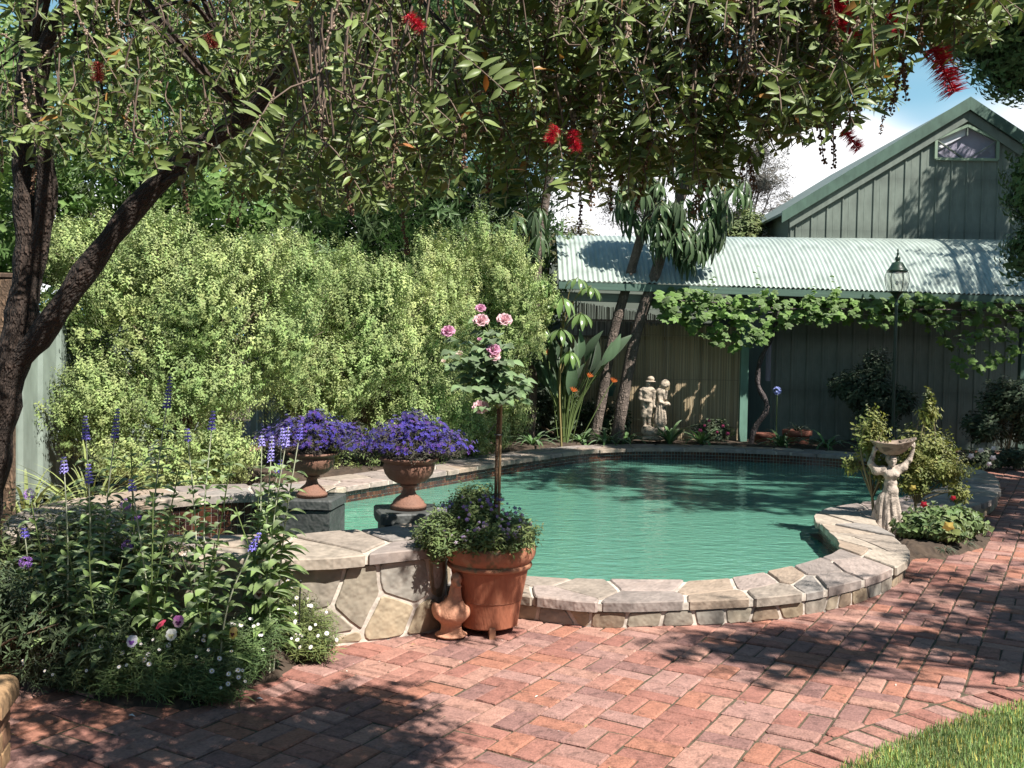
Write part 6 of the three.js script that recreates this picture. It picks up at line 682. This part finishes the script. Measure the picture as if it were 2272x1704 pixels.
  for (const [x, z, s, l] of [[4.75, -16.5, 1, 'larger dark terracotta pot under the vine by the downpipe'], [4.25, -16.7, 0.8, 'smaller terracotta pot in deep shade at the foot of the vine trunk']]) { const p = thing('shade_pot', l, 'plant pot', [x, -0.02, z]); p.scale.setScalar(s); part('pot_body', lathe([[0, 0], [0.16, 0], [0.21, 0.34], [0.2, 0.34]], 24), terra(0.25, 0.09, 0.06), p); part('rim', lathe([[0.2, 0.3], [0.24, 0.3], [0.245, 0.38], [0.22, 0.385], [0.2, 0.36], [0, 0.35]], 24), terra(0.25, 0.09, 0.06), p); }
  strap('grassy_plant', 'dark grassy plant growing in the larger shaded pot', 4.75, 0.33, -16.5, 24, 0.38, 0.02, green(0.05, 0.085, 0.03), 0.9, { curl: 1.0 });
  const ag = thing('agapanthus_plant', 'single blue agapanthus flower head beside the twisted vine trunk', 'flower plant', [4.32, 0.1, -16.2]); part('stem', tube([V(0, 0, 0), V(0.0, 0.9, 0)], [0.008, 0.006], 6), stemG, ag); part('flower_head', (() => { const gs = []; for (let i = 0; i < 34; i++) { const d = rdir(r), g = petals(5, 0.03, 0.012, 1.0); g.applyMatrix4(orient(d.clone().multiplyScalar(0.06), d, V(0.1, 0.3, 0.9))); const q = petals(5, 0.03, 0.012, 0.9); q.applyMatrix4(new THREE.Matrix4().makeRotationFromQuaternion(new THREE.Quaternion().setFromUnitVectors(V(0, 1, 0), d)).setPosition(d.x * 0.05, 0.92 + d.y * 0.05, d.z * 0.05)); gs.push(q); } return merge(gs); })(), std(C(0.30, 0.36, 0.72), 0.8), ag); for (let i = 0; i < 8; i++) { const a = i * 2.4, d = V(Math.cos(a), 0.8, Math.sin(a)); place(part('leaf', leafGeo(0.5, 0.03, { segs: 7, curl: 1.1 }), cl, ag), orient(V(0, 0, 0), d, V(-d.x, 0.6, -d.z))); }
  // lime shrub with the girl statue, flowers at its foot
  const lg2 = [clusterGeo(8, 0.04, 0.02, 1.3, r, { gap: 0.016 }), clusterGeo(7, 0.045, 0.022, 1.2, r, { gap: 0.018 })], lmat = green(0.19, 0.225, 0.045, { transmission: 0.42 });
  const lime = (label, x, z, lobes, n, by) => { const t = thing('lime_shrub', label, 'shrub', [x, 0.03, z]); crown(t, lobes, n, lg2, lmat, r, { size: 0.95, up: 0.6, inner: 0.7, lump: 0.35 }); branches(t, V(0, by, 0), lobes, r, std(C(0.17, 0.14, 0.08), 0.9), { r0: 0.009, per: 4, r1: 0.002 }); part('trunk', tube([V(0.03, -0.02, 0.02), V(0, by, 0)], [0.016, 0.013], 7), std(C(0.17, 0.14, 0.08), 0.9), t); };
  lime('yellow-green shrub with one tall upright shoot behind the girl statue', 3.66, -8.95, [[0.1, 0.72, 0, 0.3, 0.24, 0.24], [0.27, 0.6, 0.02, 0.21, 0.2, 0.2], [-0.04, 0.5, 0.05, 0.2, 0.2, 0.18], [0.1, 1.12, -0.02, 0.045, 0.17, 0.045, 0.03], [0.34, 0.38, 0.1, 0.12, 0.1, 0.1]], 1200, 0.25); lime('smaller yellow-green shrub at the basket side of the girl statue', 3.28, -8.98, [[-0.02, 0.88, 0, 0.16, 0.24, 0.14], [0.06, 0.6, 0, 0.14, 0.2, 0.12], [-0.2, 0.62, 0, 0.1, 0.08, 0.08]], 420, 0.3);
  mini('primula_plant', 'leafy bedding plant with red and yellow flowers at the foot of the girl statue', 3.72, 0.06, -8.55, [[0, 0.14, 0, 0.34, 0.16, 0.28], [-0.3, 0.1, 0.15, 0.2, 0.12, 0.16], [0.3, 0.1, -0.1, 0.2, 0.13, 0.2], [-0.1, 0.1, 0.3, 0.2, 0.1, 0.16]], 420, bl, green(0.10, 0.165, 0.045), [[-0.2, 0.29, 0.12, 1.1], [0.08, 0.34, 0.05, 0.9]], red); const yp = std(C(0.8, 0.62, 0.16), 0.8); mini('primula_plant', 'low pale plant with one open yellow flower on the mulch', 3.62, 0.06, -8.22, [[0, 0.09, 0, 0.16, 0.09, 0.1]], 70, bl, green(0.15, 0.2, 0.06), [[-0.03, 0.16, 0.12, 1.7], [-0.16, 0.42, -0.3, 1.0]], yp);
  strap('mondo_grass', 'dark tufty mondo grass edging the small bed by the paving', 3.55, 0.03, -8.08, 60, 0.12, 0.006, green(0.05, 0.08, 0.035), 1.3, { curl: 1.2 }); strap('mondo_grass', 'dark mondo grass tuft at the far corner of the small bed', 3.85, 0.03, -8.35, 50, 0.12, 0.006, green(0.05, 0.08, 0.035), 1.3, { curl: 1.2 });
  // dim shrubs in front of the verandah wall
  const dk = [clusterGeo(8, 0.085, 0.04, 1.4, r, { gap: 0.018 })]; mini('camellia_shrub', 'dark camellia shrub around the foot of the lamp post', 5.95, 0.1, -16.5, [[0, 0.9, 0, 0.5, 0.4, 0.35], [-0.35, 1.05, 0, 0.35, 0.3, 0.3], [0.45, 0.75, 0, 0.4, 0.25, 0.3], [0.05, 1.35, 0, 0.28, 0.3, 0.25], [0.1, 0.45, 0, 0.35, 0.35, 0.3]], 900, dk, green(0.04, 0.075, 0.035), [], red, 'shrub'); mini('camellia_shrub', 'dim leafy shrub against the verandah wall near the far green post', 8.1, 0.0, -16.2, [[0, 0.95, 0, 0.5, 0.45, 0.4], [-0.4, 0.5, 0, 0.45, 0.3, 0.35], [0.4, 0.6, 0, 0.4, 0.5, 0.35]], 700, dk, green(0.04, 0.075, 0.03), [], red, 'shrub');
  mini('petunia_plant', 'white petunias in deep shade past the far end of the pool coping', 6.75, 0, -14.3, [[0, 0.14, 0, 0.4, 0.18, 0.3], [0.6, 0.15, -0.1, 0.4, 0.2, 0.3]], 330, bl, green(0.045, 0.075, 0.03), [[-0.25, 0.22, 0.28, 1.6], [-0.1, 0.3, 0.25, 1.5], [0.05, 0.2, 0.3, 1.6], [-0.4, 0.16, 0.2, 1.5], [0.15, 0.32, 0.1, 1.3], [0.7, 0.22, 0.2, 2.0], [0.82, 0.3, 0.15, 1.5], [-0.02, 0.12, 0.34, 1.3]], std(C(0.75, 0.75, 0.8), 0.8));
  // grapevine under the gutter
  const vine = thing('grapevine', 'grapevine with broad lobed leaves trained under the lean-to gutter', 'vine'), gl = (() => { const gs = []; for (const [a, L, W] of [[0, 0.115, 0.075], [0.8, 0.1, 0.065], [-0.8, 0.1, 0.065], [1.7, 0.075, 0.06], [-1.7, 0.075, 0.06]]) { const g = leafGeo(L, W, { segs: 4, fold: 0.08, curl: 0.35, at: 0.5 }); g.rotateZ(a); gs.push(g.translate(0, 0.015, 0)); } return merge(gs); })(), gm = green(0.12, 0.225, 0.035, { transmission: 0.45 }), vl = [];
  for (let i = 0; i < 760; i++) { const u = Math.pow(r(), 1.25), x = 2.35 + u * 6.6, hang = (x < 4.7 ? 0.62 + 0.22 * Math.sin(x * 2.2) : 0.38 + 0.42 * Math.max(0, Math.sin(x * 1.5 + 2.6))) * (x > 7.2 ? 1.5 : 1), y = 2.46 + 0.16 * r() + 0.06 * Math.sin(x * 5) - hang * Math.pow(r(), 1.5), z = -15.75 - (x - 2) * 0.05 - r() * 0.55 + (x < 4 ? 0.1 : -0.1); const a = r() * 6.28; vl.push({ m: orient(V(x, y, z), V(Math.cos(a) * 0.8, -0.4 + r() * 0.6, 0.3 + Math.sin(a) * 0.4), V((r() - 0.5) * 0.9, 0.8, 0.9), 0.75 + 0.6 * r()), c: r() }); }
  for (const [x, y, n] of [[3.15, 2.85, 9], [3.9, 3.1, 6], [4.75, 2.72, 8], [5.1, 2.95, 5]]) for (let i = 0; i < n; i++) vl.push({ m: orient(V(x + (r() - 0.5) * 0.12, 2.5 + (y - 2.5) * i / n, -15.9 + 0.05 * r()), V(r() - 0.5, 0.3, 0.6), V(0, 1, 0.6), 0.45 + 0.4 * (1 - i / n)), c: 0.9 });
  leaves('leaf', gl, gm, vl, vine, 300, 'foliage', [0.6, 0.85, 1.1, 1.35].map(k => shade(gm, k)));
  const vb = barkM(0.13, 0.11, 0.115), tp = curve([V(3.95, 0.0, -16.4), V(4.0, 0.35, -16.4), V(4.2, 0.75, -16.35), V(4.05, 1.1, -16.4), V(4.08, 1.5, -16.4), V(4.25, 1.9, -16.35), V(4.3, 2.35, -16.2)], 24); part('trunk', tube(tp, tp.map((_, i) => 0.05 - i * 0.0007 + 0.006 * Math.sin(i * 2)), 9, 0.15, r), vb, vine);
  part('arm', [tube(curve([V(4.3, 2.35, -16.2), V(3.4, 2.42, -16.1), V(2.4, 2.45, -16.0)], 10), Array(11).fill(0.014), 6), tube(curve([V(4.3, 2.35, -16.2), V(6, 2.38, -16.3), V(8.9, 2.4, -16.4)], 14), Array(15).fill(0.014), 6)], vb, vine); part('trellis_wire', tube([V(1.8, 2.3, -16.15), V(9.2, 2.28, -16.5)], [0.003, 0.003], 5), std(C(0.3, 0.3, 0.3), 0.4), vine);
  // fallen petals and dry leaves on the bricks
  const fp = leafGeo(0.03, 0.014, { segs: 2, curl: 0.5 }), fpm = [std(C(0.7, 0.66, 0.7), 0.8), std(C(0.30, 0.2, 0.1), 0.9)], spots = [[-1.13, -4.45, 0, 'white fallen petal on the bricks at the corner of the daisies'], [-1.62, -4.22, 0, 'white petal lying below the dark daisy mound'], [-0.52, -5.3, 1, 'dry leaf on the bricks by the foot of the stone wall'], [0.35, -4.2, 1, 'tiny dry leaf on the sunny middle of the paving'], [-0.7, -4.3, 1, 'dry leaf in the dappled shade of the paving']]; for (const [x, z, k, l] of spots) { const m = part('fallen_leaf', fp, fpm[k]); place(m, orient(V(x, 0.008, z), V(r() - 0.5, 0.1, r() - 0.5), V(0, 1, 0.2), 1)); tag(m, l, 'fallen leaf'); }
}
renderer.render(scene, camera);
